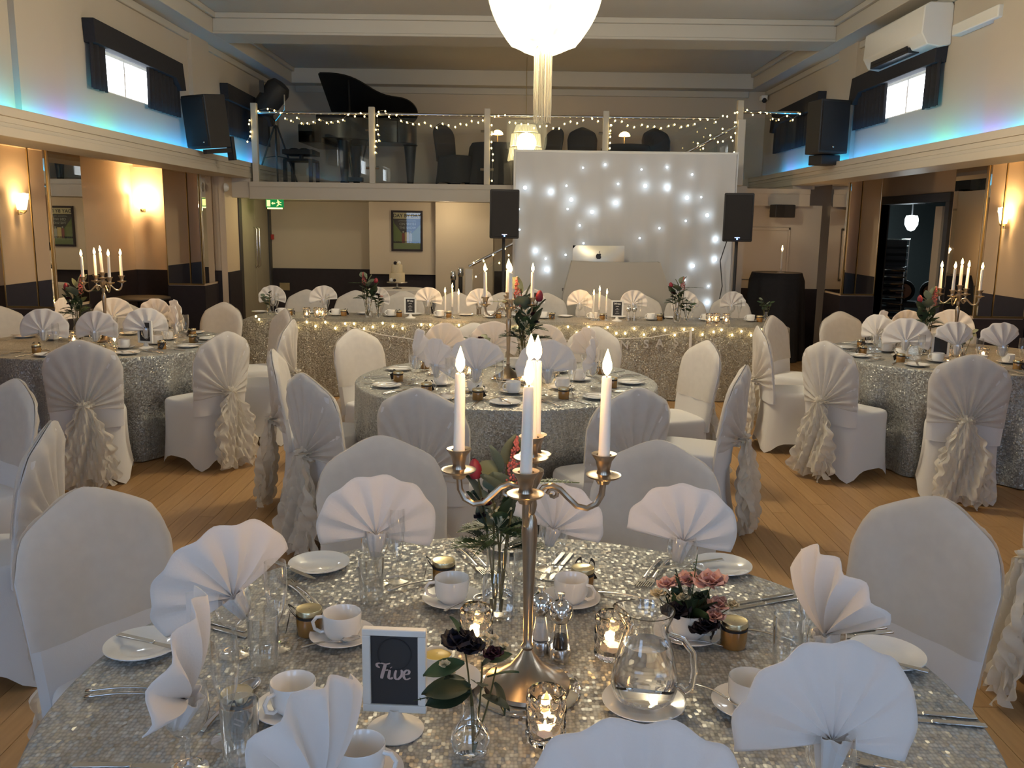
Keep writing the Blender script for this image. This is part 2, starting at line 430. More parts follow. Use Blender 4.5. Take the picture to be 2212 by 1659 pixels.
struct('trim_5', MB().box(-3.86, -3.56, -3.1, 14.8, 3.82, 4.05).box(-3.56, -3.51, -3.1, 14.8, 3.99, 4.05).box(-3.86, -3.82, -3.1, 14.8, 3.74, 3.82), 'ceil', 'boxed cornice along the left wall top', 'cornice', bevel=.008)
struct('trim_6', MB().box(3.66, 3.96, -3.1, 14.8, 3.82, 4.05).box(3.61, 3.66, -3.1, 14.8, 3.99, 4.05).box(3.92, 3.96, -3.1, 14.8, 3.74, 3.82), 'ceil', 'boxed cornice along the right wall top', 'cornice', bevel=.008)
struct('trim_7', MB().box(-3.56, 3.66, 14.5, 14.8, 3.82, 4.05).box(-3.56, 3.66, 14.75, 14.8, 3.72, 3.82), 'ceil', 'boxed cornice above the mezzanine back wall', 'cornice', bevel=.008)

# ---- upper walls with the high windows
LW = [9.22, 5.5, 1.8, -1.9]; RW = [9.62, 5.9, 2.2, -1.5]
struct('wall_upper_left', wall_x(-4.05, -3.85, -3.1, 14.8, 2.36, 4.05, [(c - .75, c + .75, 2.86, 3.27) for c in LW]), 'wall', 'cream upper left wall with high windows above the lit ledge', 'wall')
struct('wall_upper_right', wall_x(3.95, 4.15, -3.1, 14.8, 2.36, 4.05, [(c - .75, c + .75, 2.86, 3.27) for c in RW]), 'wall', 'cream upper right wall with high windows above the lit ledge', 'wall')
struct('wall_mezzanine_back', MB().box(-4.05, 4.15, 14.8, 14.95, 1.9, 4.05), 'wall', 'cream back wall behind the piano on the mezzanine', 'wall')
for k, (x0, x1) in enumerate(((-3.85, -3.80), (3.90, 3.95))):
    for j, (y0, y1) in enumerate(((7.05, 7.75), (10.8, 11.4), (3.3, 3.9))):
        struct('trim_%d' % (8 + 3 * k + j), MB().box(x0, x1, y0, y1, 2.47, 3.82), 'wall', '%s wall pilaster %s' % (('left', 'right')[k], ('beside the nearest lit window', 'next to the mezzanine end', 'close to the camera')[j]), 'pilaster')
nwin = 0
for side, (cs, sx) in enumerate(((LW, -1), (RW, 1))):
    for j, c in enumerate(cs):
        nwin += 1
        xw = -3.85 if side == 0 else 3.95
        t = thing('window_%d' % nwin, 'high daylight window in the %s wall, %s' % (('left', 'right')[side], ('next to the mezzanine', 'second from the mezzanine', 'third from the mezzanine', 'nearest the rear wall')[j]), 'window', kind='structure')
        xo = xw + sx * .14
        MB().box(min(xo, xo + sx * .01), max(xo, xo + sx * .01), c - .75, c + .75, 2.86, 3.27).build('pane', 'sky', t)
        fr = MB()
        for a, b_, d, e in ((c - .75, c + .75, 2.86, 2.90), (c - .75, c + .75, 3.23, 3.27), (c - .75, c - .71, 2.86, 3.27), (c + .71, c + .75, 2.86, 3.27), (c + .05, c + .08, 2.9, 3.23)):
            fr.box(min(xo, xo - sx * .04), max(xo, xo - sx * .04), a, b_, d, e)
        fr.build('window_frame', 'white', t)
    # pelmet and curtains of the windows
for side, (cs, sx, xw) in enumerate(((LW + [12.9], -1, -3.85), (RW + [12.9], 1, 3.95))):
    for j, c in enumerate(cs):
        if c < 4: continue
        where = {0: 'over the nearest lit window', 1: 'at the picture edge', 4: 'half behind the wall speaker by the mezzanine'}[j]
        t = thing('blackout_curtain', 'black pelmet and curtains %s, %s wall' % (where, ('left', 'right')[side]), 'curtain', group='blackout curtains on the high windows')
        xi = xw - sx * .11
        y0, y1 = c - 1.0, c + 1.12
        # pelmet: sloped ends like a stiff fabric valance
        MB().prism([(y0, 3.43), (y1, 3.40), (y1 + .07, 3.12), (y1 - .06, 3.10), (y1 - .22, 3.215), (y0 + .02, 3.225)], xi, xw - sx * .002, 'x').build('pelmet', 'blackcloth', t, bevel=.006)
        def cur(a, b_, z0, z1):
            MB().grid(lambda u, v: (xw - sx * (.05 + .018 * sin(u * (b_ - a) * 60)), a + (b_ - a) * u + .03 * (1 - v) * (u - .5), z0 + (z1 - z0) * v), 36, 4).build('curtain', 'blackcloth', t, solid=.006)
        if c > 11:
            cur(y0 + .05, y1 - .05, 2.80, 3.3)
        else:
            cur(y0 + .02, y0 + .33, 2.84, 3.3); cur(c + (.25 if side == 0 else .22), y1 - .02, 2.82, 3.3)

# ---- ledges with the lighting trough
def ledge(name, sx, xf, xw, label):
    b = MB()
    def bx(xa, xb, z0, z1): b.box(min(xa, xb), max(xa, xb), -3.1, 14.79, z0, z1)
    bx(xf, xw + sx * .2, 2.262, 2.36); bx(xf - sx * .0, xf + sx * .04, 2.36, 2.405); bx(xf - sx * .012, xf + sx * .04, 2.405, 2.472); bx(xf - sx * .012, xf, 2.262, 2.33)
    b.box(min(xf, xw + sx * .1), max(xf, xw + sx * .1), 12.41, 14.79, 2.216, 2.262)
    struct(name, b, 'trim', label, 'ledge', bevel=.004)
ledge('trim_14', -1, -3.65, -3.85, 'white moulded ledge with hidden light trough along the left wall')
ledge('trim_15', 1, 3.75, 3.95, 'white moulded ledge with hidden light trough along the right wall')
for sx, x, nm in ((-1, -3.6945, 'left'), (1, 3.7945, 'right')):
    t = tag(MB().box(x - .003, x + .003, -3.0, 13.6, 2.368, 2.43).build('light_strip', 'ledstrip'), 'colour changing light strip along the %s ledge washing the wall blue' % nm, 'light strip', 'ledge light strips')

# ---- left aisle
def dado_x(x0, x1, y0, y1, h=1.02): return MB().box(x0, x1, y0, y1, 0, h)
struct('wall_left', MB().box(-5.3, -5.15, -3.1, 12.25, 0, 2.62), 'wall_peach', 'peach left aisle wall behind the left table', 'wall')
struct('wall_left_end', MB().box(-5.15, -3.98, 12.1, 12.25, 0, 2.62), 'wall_peach', 'peach end wall of the left aisle with the wall light', 'wall')
struct('baseboard_left', dado_x(-5.15, -5.125, -3.1, 12.1), 'dado', 'dark dado along the left aisle wall', 'dado')
struct('baseboard_left_end', MB().box(-5.125, -3.98, 12.075, 12.1, 0, 1.02), 'dado', 'dark dado under the left aisle end wall', 'dado')
struct('ceiling_left_aisle', MB().box(-5.3, -4.05, -3.1, 12.25, 2.56, 2.62).box(-5.15, -5.07, -3.1, 12.1, 2.40, 2.56).box(-5.07, -4.0, 12.0, 12.1, 2.36, 2.56).box(-5.07, -4.0, 11.92, 12.0, 2.48, 2.56).box(-4.06, -4.0, -3.1, 12.1, 2.3, 2.62), 'wall_peach', 'low ceiling with cornice over the left aisle', 'ceiling')
struct('wall_door_side', wall_x(-3.98, -3.9, 12.08, 14.32, 0, 2.26, [(12.72, 14.16, -.01, 2.03)]), 'wall_peach', 'short wall beside the left table that holds the double door', 'wall')
struct('baseboard_door_side', MB().box(-3.9, -3.88, 12.08, 12.62, 0, 1.0), 'dado', 'dark dado on the short wall before the double door', 'dado')
# ---- back wall below the mezzanine
struct('wall_back', MB().box(-3.98, 3.2, 14.3, 14.42, 0, 2.0), 'wall', 'cream wall below the mezzanine behind the cake', 'wall')
struct('baseboard_back', MB().box(-3.9, 3.2, 14.26, 14.3, 0, .95), 'dado', 'dark dado under the mezzanine wall', 'dado')
struct('wall_chimney', MB().box(-2.22, -1.2, 13.55, 14.3, .92, 1.995), 'wall', 'projecting cream wall panel that carries the framed poster', 'wall')
struct('wall_chimney_side', MB().box(-1.2, -.35, 13.3, 14.3, 0, 1.995), 'wall', 'plain cream wall block to the right of the framed poster', 'wall')
struct('baseboard_chimney', MB().box(-2.22, -1.2, 13.62, 14.26, 0, .92), 'dado', 'dark dado under the projecting wall panel', 'dado')
# ---- mezzanine floor and front
struct('trim_18', MB().box(-3.95, 3.98, 12.4, 14.82, 2.0, 2.215).box(-3.65, 3.98, 12.37, 12.4, 1.985, 2.215).box(-3.65, 3.98, 12.355, 12.37, 2.15, 2.215).box(-3.65, 3.98, 12.36, 12.37, 1.985, 2.03), 'trim', 'white boarded front edge of the mezzanine floor', 'mezzanine')
# ---- right side below the mezzanine: panelled wall
pw = MB().box(2.95, 4.2, 12.5, 12.6, 0, 2.0)
o = struct('wall_panelled', pw, 'trim', 'white panelled wall below the right end of the mezzanine', 'wall')
for a in ((3.02, 3.78, 1.66, 1.70), (3.02, 3.78, .98, 1.01), (3.02, 3.05, .98, 1.70), (3.75, 3.78, .98, 1.70)):
    MB().box(a[0], a[1], 12.47, 12.5, a[2], a[3]).build('moulding', 'trim', o, bevel=.006)
struct('baseboard_panelled', MB().box(2.6, 4.2, 12.46, 12.47, 0, .86), 'dado', 'dark dado under the white panelled wall', 'dado')
# ---- right aisle
struct('wall_right', wall_x(5.15, 5.3, -3.1, 13.35, 0, 2.62, [(10.85, 12.95, -.01, 2.03)]), 'wall_peach', 'peach right aisle wall with the wide dark doorway', 'wall')
struct('wall_right_end', MB().box(4.2, 5.15, 13.2, 13.35, 0, 2.62), 'wall_peach', 'end wall of the right aisle past the doorway', 'wall')
struct('baseboard_right', dado_x(5.125, 5.15, -3.1, 10.74), 'dado', 'dark dado along the right aisle wall', 'dado')
struct('ceiling_right_aisle', MB().box(4.15, 5.3, -3.1, 13.35, 2.56, 2.62).box(5.07, 5.15, -3.1, 13.2, 2.40, 2.56).box(4.1, 4.16, -3.1, 13.2, 2.3, 2.62), 'wall_peach', 'low ceiling with cornice over the right aisle', 'ceiling')
t = thing('door_2', 'wide dark doorway with dark lintel in the right aisle wall', 'doorway', kind='structure')
MB().box(5.11, 5.32, 10.75, 13.05, 2.03, 2.14).build('lintel', 'doordark', t, bevel=.006)
MB().box(5.11, 5.32, 12.95, 13.05, 0, 2.03).build('jamb', 'doordark', t)
MB().box(5.11, 5.32, 10.75, 10.85, 0, 2.03).build('jamb', 'doordark', t)
MB().box(5.16, 5.20, 11.02, 11.2, 0, 1.98).build('door_leaf', 'wall', t)
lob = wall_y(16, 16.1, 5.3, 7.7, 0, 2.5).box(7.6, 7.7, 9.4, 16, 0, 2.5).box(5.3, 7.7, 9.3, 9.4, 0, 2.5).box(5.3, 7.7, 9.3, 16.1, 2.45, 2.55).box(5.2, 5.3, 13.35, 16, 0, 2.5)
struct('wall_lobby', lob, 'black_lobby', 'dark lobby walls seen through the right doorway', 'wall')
# ---- rear wall behind the camera, three tall windows
RX = (-2.9, 0, 2.9)
struct('wall_rear', wall_y(-3.2, -3.05, -5.3, 5.3, 0, 4.15, [(c - .85, c + .85, .95, 2.75) for c in RX]), 'wall', 'cream rear wall with three tall windows behind the camera', 'wall')
for k, c in enumerate(RX):
    nwin += 1
    t = thing('window_%d' % nwin, 'tall daylight window in the rear wall, %s of three' % ('left', 'middle', 'right')[k], 'window', kind='structure')
    MB().box(c - .85, c + .85, -3.2, -3.19, .95, 2.75).build('pane', 'skyrear', t)
    f = MB()
    for a in ((c - .85, c + .85, .95, 1.01), (c - .85, c + .85, 2.69, 2.75), (c - .85, c - .79, .95, 2.75), (c + .79, c + .85, .95, 2.75), (c - .03, c + .03, 1.01, 2.69), (c - .79, c + .79, 1.9, 1.94)):
        f.box(a[0], a[1], -3.16, -3.1, a[2], a[3])
    f.build('window_frame', 'white', t)

# ---- mirrored pillars
def pillar(x0, x1, y0, y1, side, label):
    t = thing('mirrored_pillar', label, 'pillar', kind='structure', group='mirrored pillars')
    MB().box(x0, x1, y0, y1, 0, 2.555).build('core', 'wall_peach', t)
    MB().box(x0 - .012, x1 + .012, y0 - .012, y1 + .012, 0, .85).build('dado_cladding', 'dado', t)
    ow, iw = (x0, x1) if side < 0 else (x1, x0)          # iw faces the room
    st = iw + (.17 if side > 0 else -.17)
    a, b = sorted((ow, st)); MB().box(a + .006, b - .004, y0 - .012, y0, .88, 2.54).build('mirror_panel', 'mirror', t)
    a, b = sorted((st, iw)); MB().prism([(a + .004, y0), (b - .004, y0), (b - .02, y0 - .03), (a + .02, y0 - .03)], .88, 2.54, 'z').build('mirror_strip', 'mirror', t)
    xs = sorted((iw, iw - side * .012)); MB().box(xs[0], xs[1], y0 + .012, y1 - .012, .88, 2.54).build('mirror_panel', 'mirror', t)
    f = MB()
    for x in (ow, st, iw): f.box(x - .005, x + .005, y0 - .016, y0, .86, 2.555)
    f.box(x0, x1, y0 - .018, y0, .86, .88); f.box(iw - .008, iw + .008, y1 - .012, y1, .86, 2.555)
    f.build('gilt_edging', 'gold', t)
pillar(-4.75, -4.28, 8.28, 8.9, -1, 'mirror clad pillar behind the left table, nearer of the two on the left')
pillar(-4.5, -4.04, 11.55, 12.07, -1, 'mirror clad pillar beside the double door, farther of the two on the left')
pillar(4.45, 4.93, 8.64, 9.26, 1, 'mirror clad pillar behind the right table reflecting the star backdrop')
pillar(4.15, 4.56, 11.4, 11.99, 1, 'mirror clad pillar between the black table and the dark doorway')

# ---- double door on the left
t = thing('door_1', 'grey brown double door with long pull handles below the exit sign', 'door', kind='structure')
for y0, y1, hy in ((12.745, 13.435, 13.37), (13.445, 14.135, 13.51)):
    d = MB().box(-3.945, -3.905, y0, y1, .01, 2.0).build('door_leaf', 'doorwood', t, bevel=.004)
    MB().tube([(-3.90, hy, 1.0), (-3.865, hy, 1.03), (-3.865, hy, 1.57), (-3.90, hy, 1.6)], .012).build('pull_handle', 'steel', d)
MB().box(-3.985, -3.88, 12.62, 12.74, 0, 2.14).box(-3.985, -3.88, 14.14, 14.25, 0, 2.14).box(-3.985, -3.88, 12.62, 14.25, 2.01, 2.14).build('door_frame', 'doordark', t, bevel=.005)

# ---- bare dark table in the left aisle
t = thing('pedestal_table', 'dark round wooden table standing bare in the left aisle', 'table', (-4.66, 11.02, 0))
MB().lathe([(.001, .71), (.34, .71), (.355, .72), (.355, .735), (.345, .74), (.001, .74)], 36).build('table_top', 'doordark', t)
MB().lathe([(.22, 0), (.22, .015), (.05, .04), (.035, .1), (.035, .68), (.09, .71)], 20, capb=True).build('pedestal', 'blackplastic', t)
# ---- wall lights
def sconce(loc, rz, label):
    # local -y points away from the wall
    t = thing('wall_light', label, 'wall light', loc, rz, group='warm wall lights')
    MB().box(-.035, .035, -.012, 0, -.12, .0).build('back_plate', 'brass', t, bevel=.005)
    MB().tube([(0, -.012, -.09), (0, -.05, -.10), (0, -.075, -.075)], .009).build('arm', 'brass', t)
    def sh(u, v):
        a = pi * u; r = .055 + .035 * v ** .7
        return (-r * cos(a) * 1.02, -.01 - r * sin(a) * .95, -.07 + .165 * v)
    MB().grid(sh, 18, 6).build('glass_shade', 'shade', t, solid=.003)
    lamp('bulb_light', (0, -.06, .06), SCONCE_W, (1.0, .66, .30), .04, t)
    return t
sconce((-4.96, 12.0 - .02, 1.90), 0, 'glowing glass wall light on the left aisle end wall behind the candelabra')
sconce((-5.12, 7.25, 1.84), pi / 2, 'glowing glass wall light at the far left, mirrored in the pillar behind the left table')
sconce((5.12, 7.75, 1.84), -pi / 2, 'glowing glass wall light at the far right, mirrored in the pillar behind the right table')
sconce((-5.12, 2.6, 1.84), pi / 2, 'glowing glass wall light on the left aisle wall near the camera')
sconce((5.12, 2.8, 1.84), -pi / 2, 'glowing glass wall light on the right aisle wall near the camera')
# ================================================================== MEZZANINE, STAGE END, CEILING THINGS
# ---- glass balustrade
t = thing('glass_balustrade', 'glass balustrade with white posts and chrome rail along the mezzanine edge', 'railing')
PX = [(-3.57, 3.25), (-1.98, 3.22), (-.42, 3.22), (1.18, 3.21), (2.98, 3.37)]
for i, (x, h) in enumerate(PX):
    p = MB().box(x - .04, x + .04, 12.40, 12.48, 2.215, h).build('post', 'trim', t, bevel=.006)
    if 0 < i < 4:
        for z in (2.42, 2.92):
            MB().tube([(x - .09, 12.44, z), (x + .09, 12.44, z)], .018, 8).build('glass_clamp', 'steel', p)
spans = [(-3.53, -2.02), (-1.94, -.46), (-.38, 1.14), (1.22, 2.7)]
for a, b in spans:
    MB().box(a, b, 12.435, 12.445, 2.24, 3.08).build('glass_panel', 'panel_glass', t)
    MB().tube([(a, 12.44, 3.13), (b, 12.44, 3.13)], .02, 10).build('hand_rail', 'chrome', t)
MB().box(3.02, 3.86, 12.435, 12.445, 2.24, 3.15).build('glass_panel', 'panel_glass', t)
MB().tube([(3.02, 12.44, 3.22), (3.86, 12.44, 3.22)], .02, 10).build('hand_rail', 'chrome', t)
# ---- staircase rising to the right behind the backdrop
t = thing('staircase', 'white staircase with chrome handrail rising behind the star backdrop', 'staircase', kind='structure')
for k in range(12):
    x0 = -.45 + k * .28; z1 = .184 * (k + 1)
    MB().box(x0, x0 + .28, 11.55, 12.32, 0, z1).build('step', 'trim', t)
MB().box(-.66, -.56, 11.5, 11.6, 0, 1.12).build('newel_post', 'trim', t, bevel=.01)
MB().tube([(-.61, 11.55, 1.15), (2.79, 11.55, 2.97)], .022, 10).build('hand_rail', 'chrome', t)
MB().box(2.74, 2.84, 11.5, 11.6, 2.21, 3.02).build('newel_post', 'trim', t, bevel=.01)
MB().prism([(-.4, .42), (2.7, 2.06), (2.7, 2.8), (-.4, 1.16)], 11.55, 11.558, 'y').build('glass_panel', 'panel_glass', t)

# ---- fairy lights
bulb_me = MB().ball((0, 0, 0), .0098, 6, 1.25).mesh('bulb', 'bulb')
def fairy(pts, y, label, group, sag=.0, wire='white'):
    t = thing('fairy_light_string', label, 'fairy lights', (0, 0, 0), 0, group)
    b = MB(); W = []
    for i, (x, z) in enumerate(pts):
        W.append((x, y + .004 * sin(i * 2.1), z + .012))
    b.tube(W, .0011, 4); b.build('wire', 'thread', t)
    for i, (x, z) in enumerate(pts): mkobj('bulb', bulb_me, t, (x, y + .004 * sin(i * 2.1), z))
G = 'fairy lights draped on the balustrade'
FM = {
 'garland between the left corner post and the piano post': [(-3.5, 3.14), (-3.37, 3.17), (-3.28, 3.15), (-3.2, 3.12), (-3.14, 3.05), (-3.06, 3.02), (-2.98, 3.06), (-2.92, 2.99), (-2.84, 2.99), (-2.76, 3.01), (-2.68, 3.04), (-2.58, 3.0), (-2.52, 3.01), (-2.43, 3.02), (-2.36, 3.04), (-2.29, 3.11), (-2.2, 3.09), (-2.12, 3.13), (-2.07, 3.09)],
 'tail hanging down beside the left corner post': [(-3.62, 3.02), (-3.63, 2.97), (-3.61, 2.87), (-3.62, 2.81), (-3.66, 2.74)],
 'tail hanging down the post in front of the piano': [(-1.9, 3.1), (-1.9, 2.98), (-1.92, 2.92), (-1.89, 2.86), (-1.88, 2.78), (-1.92, 2.77), (-1.93, 2.7), (-1.93, 2.62)],
 'garland between the piano post and the second post': [(-1.88, 3.15), (-1.79, 3.16), (-1.74, 3.09), (-1.64, 3.11), (-1.58, 3.04), (-1.5, 3.02), (-1.42, 3.0), (-1.34, 3.0), (-1.26, 3.02), (-1.18, 2.98), (-1.1, 2.96), (-1.02, 3.01), (-.94, 2.99), (-.85, 2.97), (-.78, 3.01), (-.7, 3.0), (-.63, 3.05), (-.54, 3.03), (-.48, 3.06)],
 'garland passing in front of the reflected chandelier': [(-.36, 3.0), (-.32, 3.11), (-.27, 3.12), (-.18, 3.13), (-.12, 3.04), (-.04, 3.03), (.04, 3.02), (.13, 3.02), (.21, 2.97), (.29, 2.99), (.38, 3.0), (.47, 2.97), (.55, 2.97), (.62, 3.03), (.7, 3.06), (.79, 3.04), (.87, 3.08), (.99, 3.1), (1.07, 3.07)],
 'tail hanging down beside the post left of the backdrop': [(-.36, 3.0), (-.36, 2.88), (-.36, 2.78), (-.36, 2.7), (-.34, 2.62), (-.34, 2.54), (-.35, 2.27)],
 'garland above the right half of the backdrop': [(1.24, 3.02), (1.3, 3.08), (1.39, 3.07), (1.47, 3.02), (1.56, 3.0), (1.66, 3.03), (1.74, 3.01), (1.83, 3.01), (1.92, 2.99), (2.02, 3.02), (2.1, 3.04), (2.19, 3.01), (2.28, 3.03), (2.37, 3.05), (2.44, 3.11), (2.54, 3.11), (2.65, 3.08), (2.74, 3.16)],
 'short tail hanging down above the backdrop': [(1.25, 3.02), (1.24, 2.95), (1.24, 2.87), (1.24, 2.79), (1.24, 2.72), (1.24, 2.64)],
 'tangle hanging at the right end of the backdrop': [(2.9, 3.2), (2.93, 3.08), (2.87, 3.0), (2.92, 2.94), (2.76, 2.83), (2.89, 2.84), (2.92, 2.69), (2.93, 2.63), (2.92, 2.56), (2.91, 2.49), (2.92, 2.4)],
 'garland in front of the right mezzanine window': [(3.06, 3.24), (3.14, 3.18), (3.24, 3.21), (3.33, 3.2), (3.41, 3.13), (3.49, 3.12), (3.6, 3.17), (3.68, 3.12), (3.77, 3.2)],
}
for k, v in FM.items(): fairy(v, 12.385, 'warm fairy light ' + k, G)
fairy([(-.55, 1.2), (-.42, 1.22), (-.38, 1.12), (-.3, 1.3), (-.22, 1.2), (-.15, 1.38), (-.1, 1.3), (-.52, 1.02), (-.58, .9)][::1], 11.52, 'warm fairy lights wound on the stair rail left of the backdrop', G)
fairy([(2.25, 2.72), (2.32, 2.66), (2.4, 2.82), (2.5, 2.74), (2.55, 2.9), (2.66, 2.8), (2.7, 2.98), (2.6, 3.05), (2.72, 3.1)], 11.5, 'warm fairy lights wound on the upper stair rail', G)

# ---- grand piano on the mezzanine (keyboard to the left)
ZM = 2.215
t = thing('grand_piano', 'black grand piano with raised lid on the mezzanine', 'piano', (0, 0, 0))
def bez(pts, n=14):
    out = []
    for k in range(n + 1):
        u = k / n; P = [Vector(p) for p in pts]
        while len(P) > 1: P = [P[i].lerp(P[i + 1], u) for i in range(len(P) - 1)]
        out.append(tuple(P[0]))
    return out
# plan outline (x, y): straight spine at the back y=14.0, curved side towards the camera
plan = [(-2.75, 14.0), (-2.75, 12.75)] + bez([(-2.75, 12.72), (-2.1, 12.68), (-2.2, 13.25), (-1.75, 13.3)]) + bez([(-1.75, 13.3), (-1.42, 13.36), (-1.45, 14.0), (-1.75, 14.0)])
MB().prism(plan, ZM + .62, ZM + .93, 'z').build('case', 'blackgloss', t, bevel=.01)
MB().box(-3.05, -2.72, 12.72, 14.0, ZM + .56, ZM + .72).box(-3.05, -2.72, 12.72, 12.78, ZM + .56, ZM + .80).box(-2.80, -2.72, 12.72, 14.0, ZM + .70, ZM + .93).build('key_bed', 'blackgloss', t, bevel=.012)
MB().box(-3.0, -2.82, 12.80, 13.95, ZM + .72, ZM + .735).build('keyboard', 'white', t)
for i, (x, y) in enumerate(((-2.45, 12.9), (-2.45, 13.85), (-1.62, 13.75))):
    b = MB().lathe([(.065, 0), (.065, .03), (.05, .06), (.055, .12), (.085, .5), (.095, .60), (.12, .62)], 10, (x, y, ZM), True, True)
    b.build('leg', 'blackgloss', t)
MB().tube([(-2.5, 13.35, ZM + .64), (-2.42, 13.35, ZM + .12)], .012).tube([(-2.2, 13.35, ZM + .64), (-2.32, 13.35, ZM + .12)], .012).box(-2.47, -2.27, 13.28, 13.42, ZM + .06, ZM + .12).build('pedal_lyre', 'blackgloss', t)
# lid hinged on the spine, raised; seen as a big curved sheet
lid = MB(); ang = radians(25)
pl = [(-2.78, 14.0), (-2.78, 12.73)] + bez([(-2.75, 12.70), (-2.1, 12.66), (-2.2, 13.22), (-1.75, 13.27)]) + bez([(-1.75, 13.27), (-1.40, 13.33), (-1.42, 14.0), (-1.75, 14.0)])
pl2 = [(x, 14.0 - (14.0 - y)) for x, y in pl]
top = [(x, 14.0 - (14.0 - y) * cos(ang), ZM + .94 + (14.0 - y) * sin(ang)) for x, y in pl2]
th = .02; n = len(top)
lid.add(top + [(x, y + th * sin(ang), z + th * cos(ang)) for x, y, z in top], [tuple(range(n)), tuple(range(2 * n - 1, n - 1, -1))] + [(i, i + n, (i + 1) % n + n, (i + 1) % n) for i in range(n)])
lid.build('lid', 'blackgloss', t)
MB().tube([(-2.35, 12.85, ZM + .9), (-2.38, 12.95, ZM + .94 + 1.14 * sin(ang))], .012).build('lid_prop', 'blackgloss', t)
# ---- piano bench
t = thing('piano_bench', 'black padded piano bench in front of the keyboard', 'bench', (-3.08, 13.0, ZM))
MB().grid(lambda u, v: ((u - .5) * .42, (v - .5) * .5, .46 + .03 * (1 - (2 * u - 1) ** 6) * (1 - (2 * v - 1) ** 6) - .02 * (sin(u * pi * 3) ** 8 + sin(v * pi * 4) ** 8)), 16, 16).box(-.21, .21, -.25, .25, .40, .46).build('cushion', 'blackcloth', t)
MB().box(-.2, .2, -.24, .24, .31, .34).build('frame', 'blackgloss', t)
MB().tube([(0, 0, .34), (0, 0, .40)], .03).build('lift_post', 'blackplastic', t)
for x in (-.18, .18):
    for y in (-.22, .22): MB().box(x - .025, x + .025, y - .025, y + .025, 0, .31).build('leg', 'blackgloss', t)
# ---- follow spot on tripod
t = thing('follow_spot', 'black stage spotlight on tall tripod at the left end of the mezzanine', 'spotlight', (-3.42, 12.95, ZM), .25)
MB().lathe([(.02, -.24), (.14, -.24), (.165, -.19), (.175, .12), (.13, .2), (.05, .22)], 16, capt=True).xf(Matrix.Translation((-.02, 0, 1.2)) @ Matrix.Rotation(radians(38), 4, 'Y') @ Matrix.Rotation(.3, 4, 'X')).build('lamp_housing', 'blackplastic', t)
MB().box(-.2, -.14, -.14, .14, 1.22, 1.38).build('rear_box', 'blackplastic', t)
MB().tube([(.13, -.17, 1.2), (.13, -.17, 1.0), (.0, 0, .86), (-.13, .17, 1.0), (-.13, .17, 1.2)], .012).build('yoke', 'chrome', t)
MB().tube([(0, 0, .36), (0, 0, .87)], .014).build('centre_pole', 'chrome', t)
for k in range(3):
    a = 2 * pi * k / 3 + .55
    l_ = MB().tube([(.02 * cos(a), .02 * sin(a), .80), (.33 * cos(a), .33 * sin(a), .012)], .013).build('leg', 'blackplastic', t)
    MB().tube([(0, 0, .38), (.19 * cos(a), .19 * sin(a), .36)], .007).build('brace', 'blackplastic', l_)

# ---- black covered tables, chairs and lamps on the mezzanine
def covered_round(name, label, cat, r, h, m, loc, group=None, folds=9, seed=0):
    rr = random.Random(seed)
    ph = rr.random() * 6
    t = tag(MB().grid(lambda u, v: rt(u, v, r, h, folds, ph), 72, 12, True).build(name, m, None, loc), label, cat, group)
    return t
def rt(u, v, r, h, folds, ph):
    a = 2 * pi * u
    if v < .35:
        k = v / .35; return (r * k * cos(a), r * k * sin(a), h)
    k = (v - .35) / .65
    e = min(1, k / .12)
    R = r + .012 * sin(e * pi / 2) + k * (.05 + .035 * sin(folds * a + ph) + .02 * sin(2.3 * folds * a + 2 * ph))
    return (R * cos(a), R * sin(a), h - .012 * (1 - cos(e * pi / 2)) - (h - .012 - .005) * max(0, k - .02) / .98)
for i, (x, lab) in enumerate(((-.35, 'behind the reflected chandelier'), (1.62, 'above the right half of the backdrop'))):
    covered_round('covered_table', 'round table under black cloth on the mezzanine ' + lab, 'table', .36, .66, 'blackcloth', (x, 13.75, ZM), 'mezzanine tables', seed=i)
    t = thing('table_lamp', 'small glowing orange table lamp ' + lab, 'table lamp', (x + (.04 if i == 0 else -.03), 13.75, ZM + .662), 0, 'mezzanine table lamps')
    MB().lathe([(.05, 0), (.05, .008), (.008, .015), (.007, .14)], 12, capb=True).build('stand', 'brass', t)
    MB().lathe([(.085, .13), (.08, .155), (.06, .18), (.03, .195), (.002, .20)], 16).build('lamp_shade', 'lampglow', t)
    lamp('lamp_bulb', (0, 0, .11), 2.5, (1, .5, .2), .03, t)
# ---- tiered crystal chandelier built as an object for a reflection in the balustrade glass
t = thing('reflected_chandelier', 'tiered crystal chandelier with warm bulbs, standing in for a glass reflection above the backdrop', 'chandelier', (.11, 13.35, 0))
for r0, r1, z0, z1 in ((.13, .17, 3.0, 3.11), (.20, .22, 2.81, 2.985), (.225, .255, 2.60, 2.79)):
    b = MB()
    for k in range(44):
        a = 2 * pi * k / 44
        b.tube([(r0 * cos(a), r0 * sin(a), z1), (r1 * cos(a), r1 * sin(a), z0)], .0115, 5)
    b.build('crystal_tier', 'crystal', t)
    MB().lathe([(r0, z1 - .01), (r0 + .012, z1), (r0, z1 + .01), (r0 - .012, z1), (r0, z1 - .01)], 24).build('ring', 'brass', t)
MB().tube([(0, 0, 3.12), (0, 0, 4.05)], .006).build('rod', 'brass', t)
MB().lathe([(.09, 2.98), (.1, 3.0), (.02, 3.03)], 16).build('crown', 'dark', t)
for k in range(4):
    a = k * pi / 2 + .6; MB().ball((.16 * cos(a), .16 * sin(a), 2.9 - .13 * (k % 2)), .022, 8).build('candle_bulb', 'bulb', t)
lamp('bulbs', (0, 0, 2.86), 10, (1, .8, .45), .1, t)

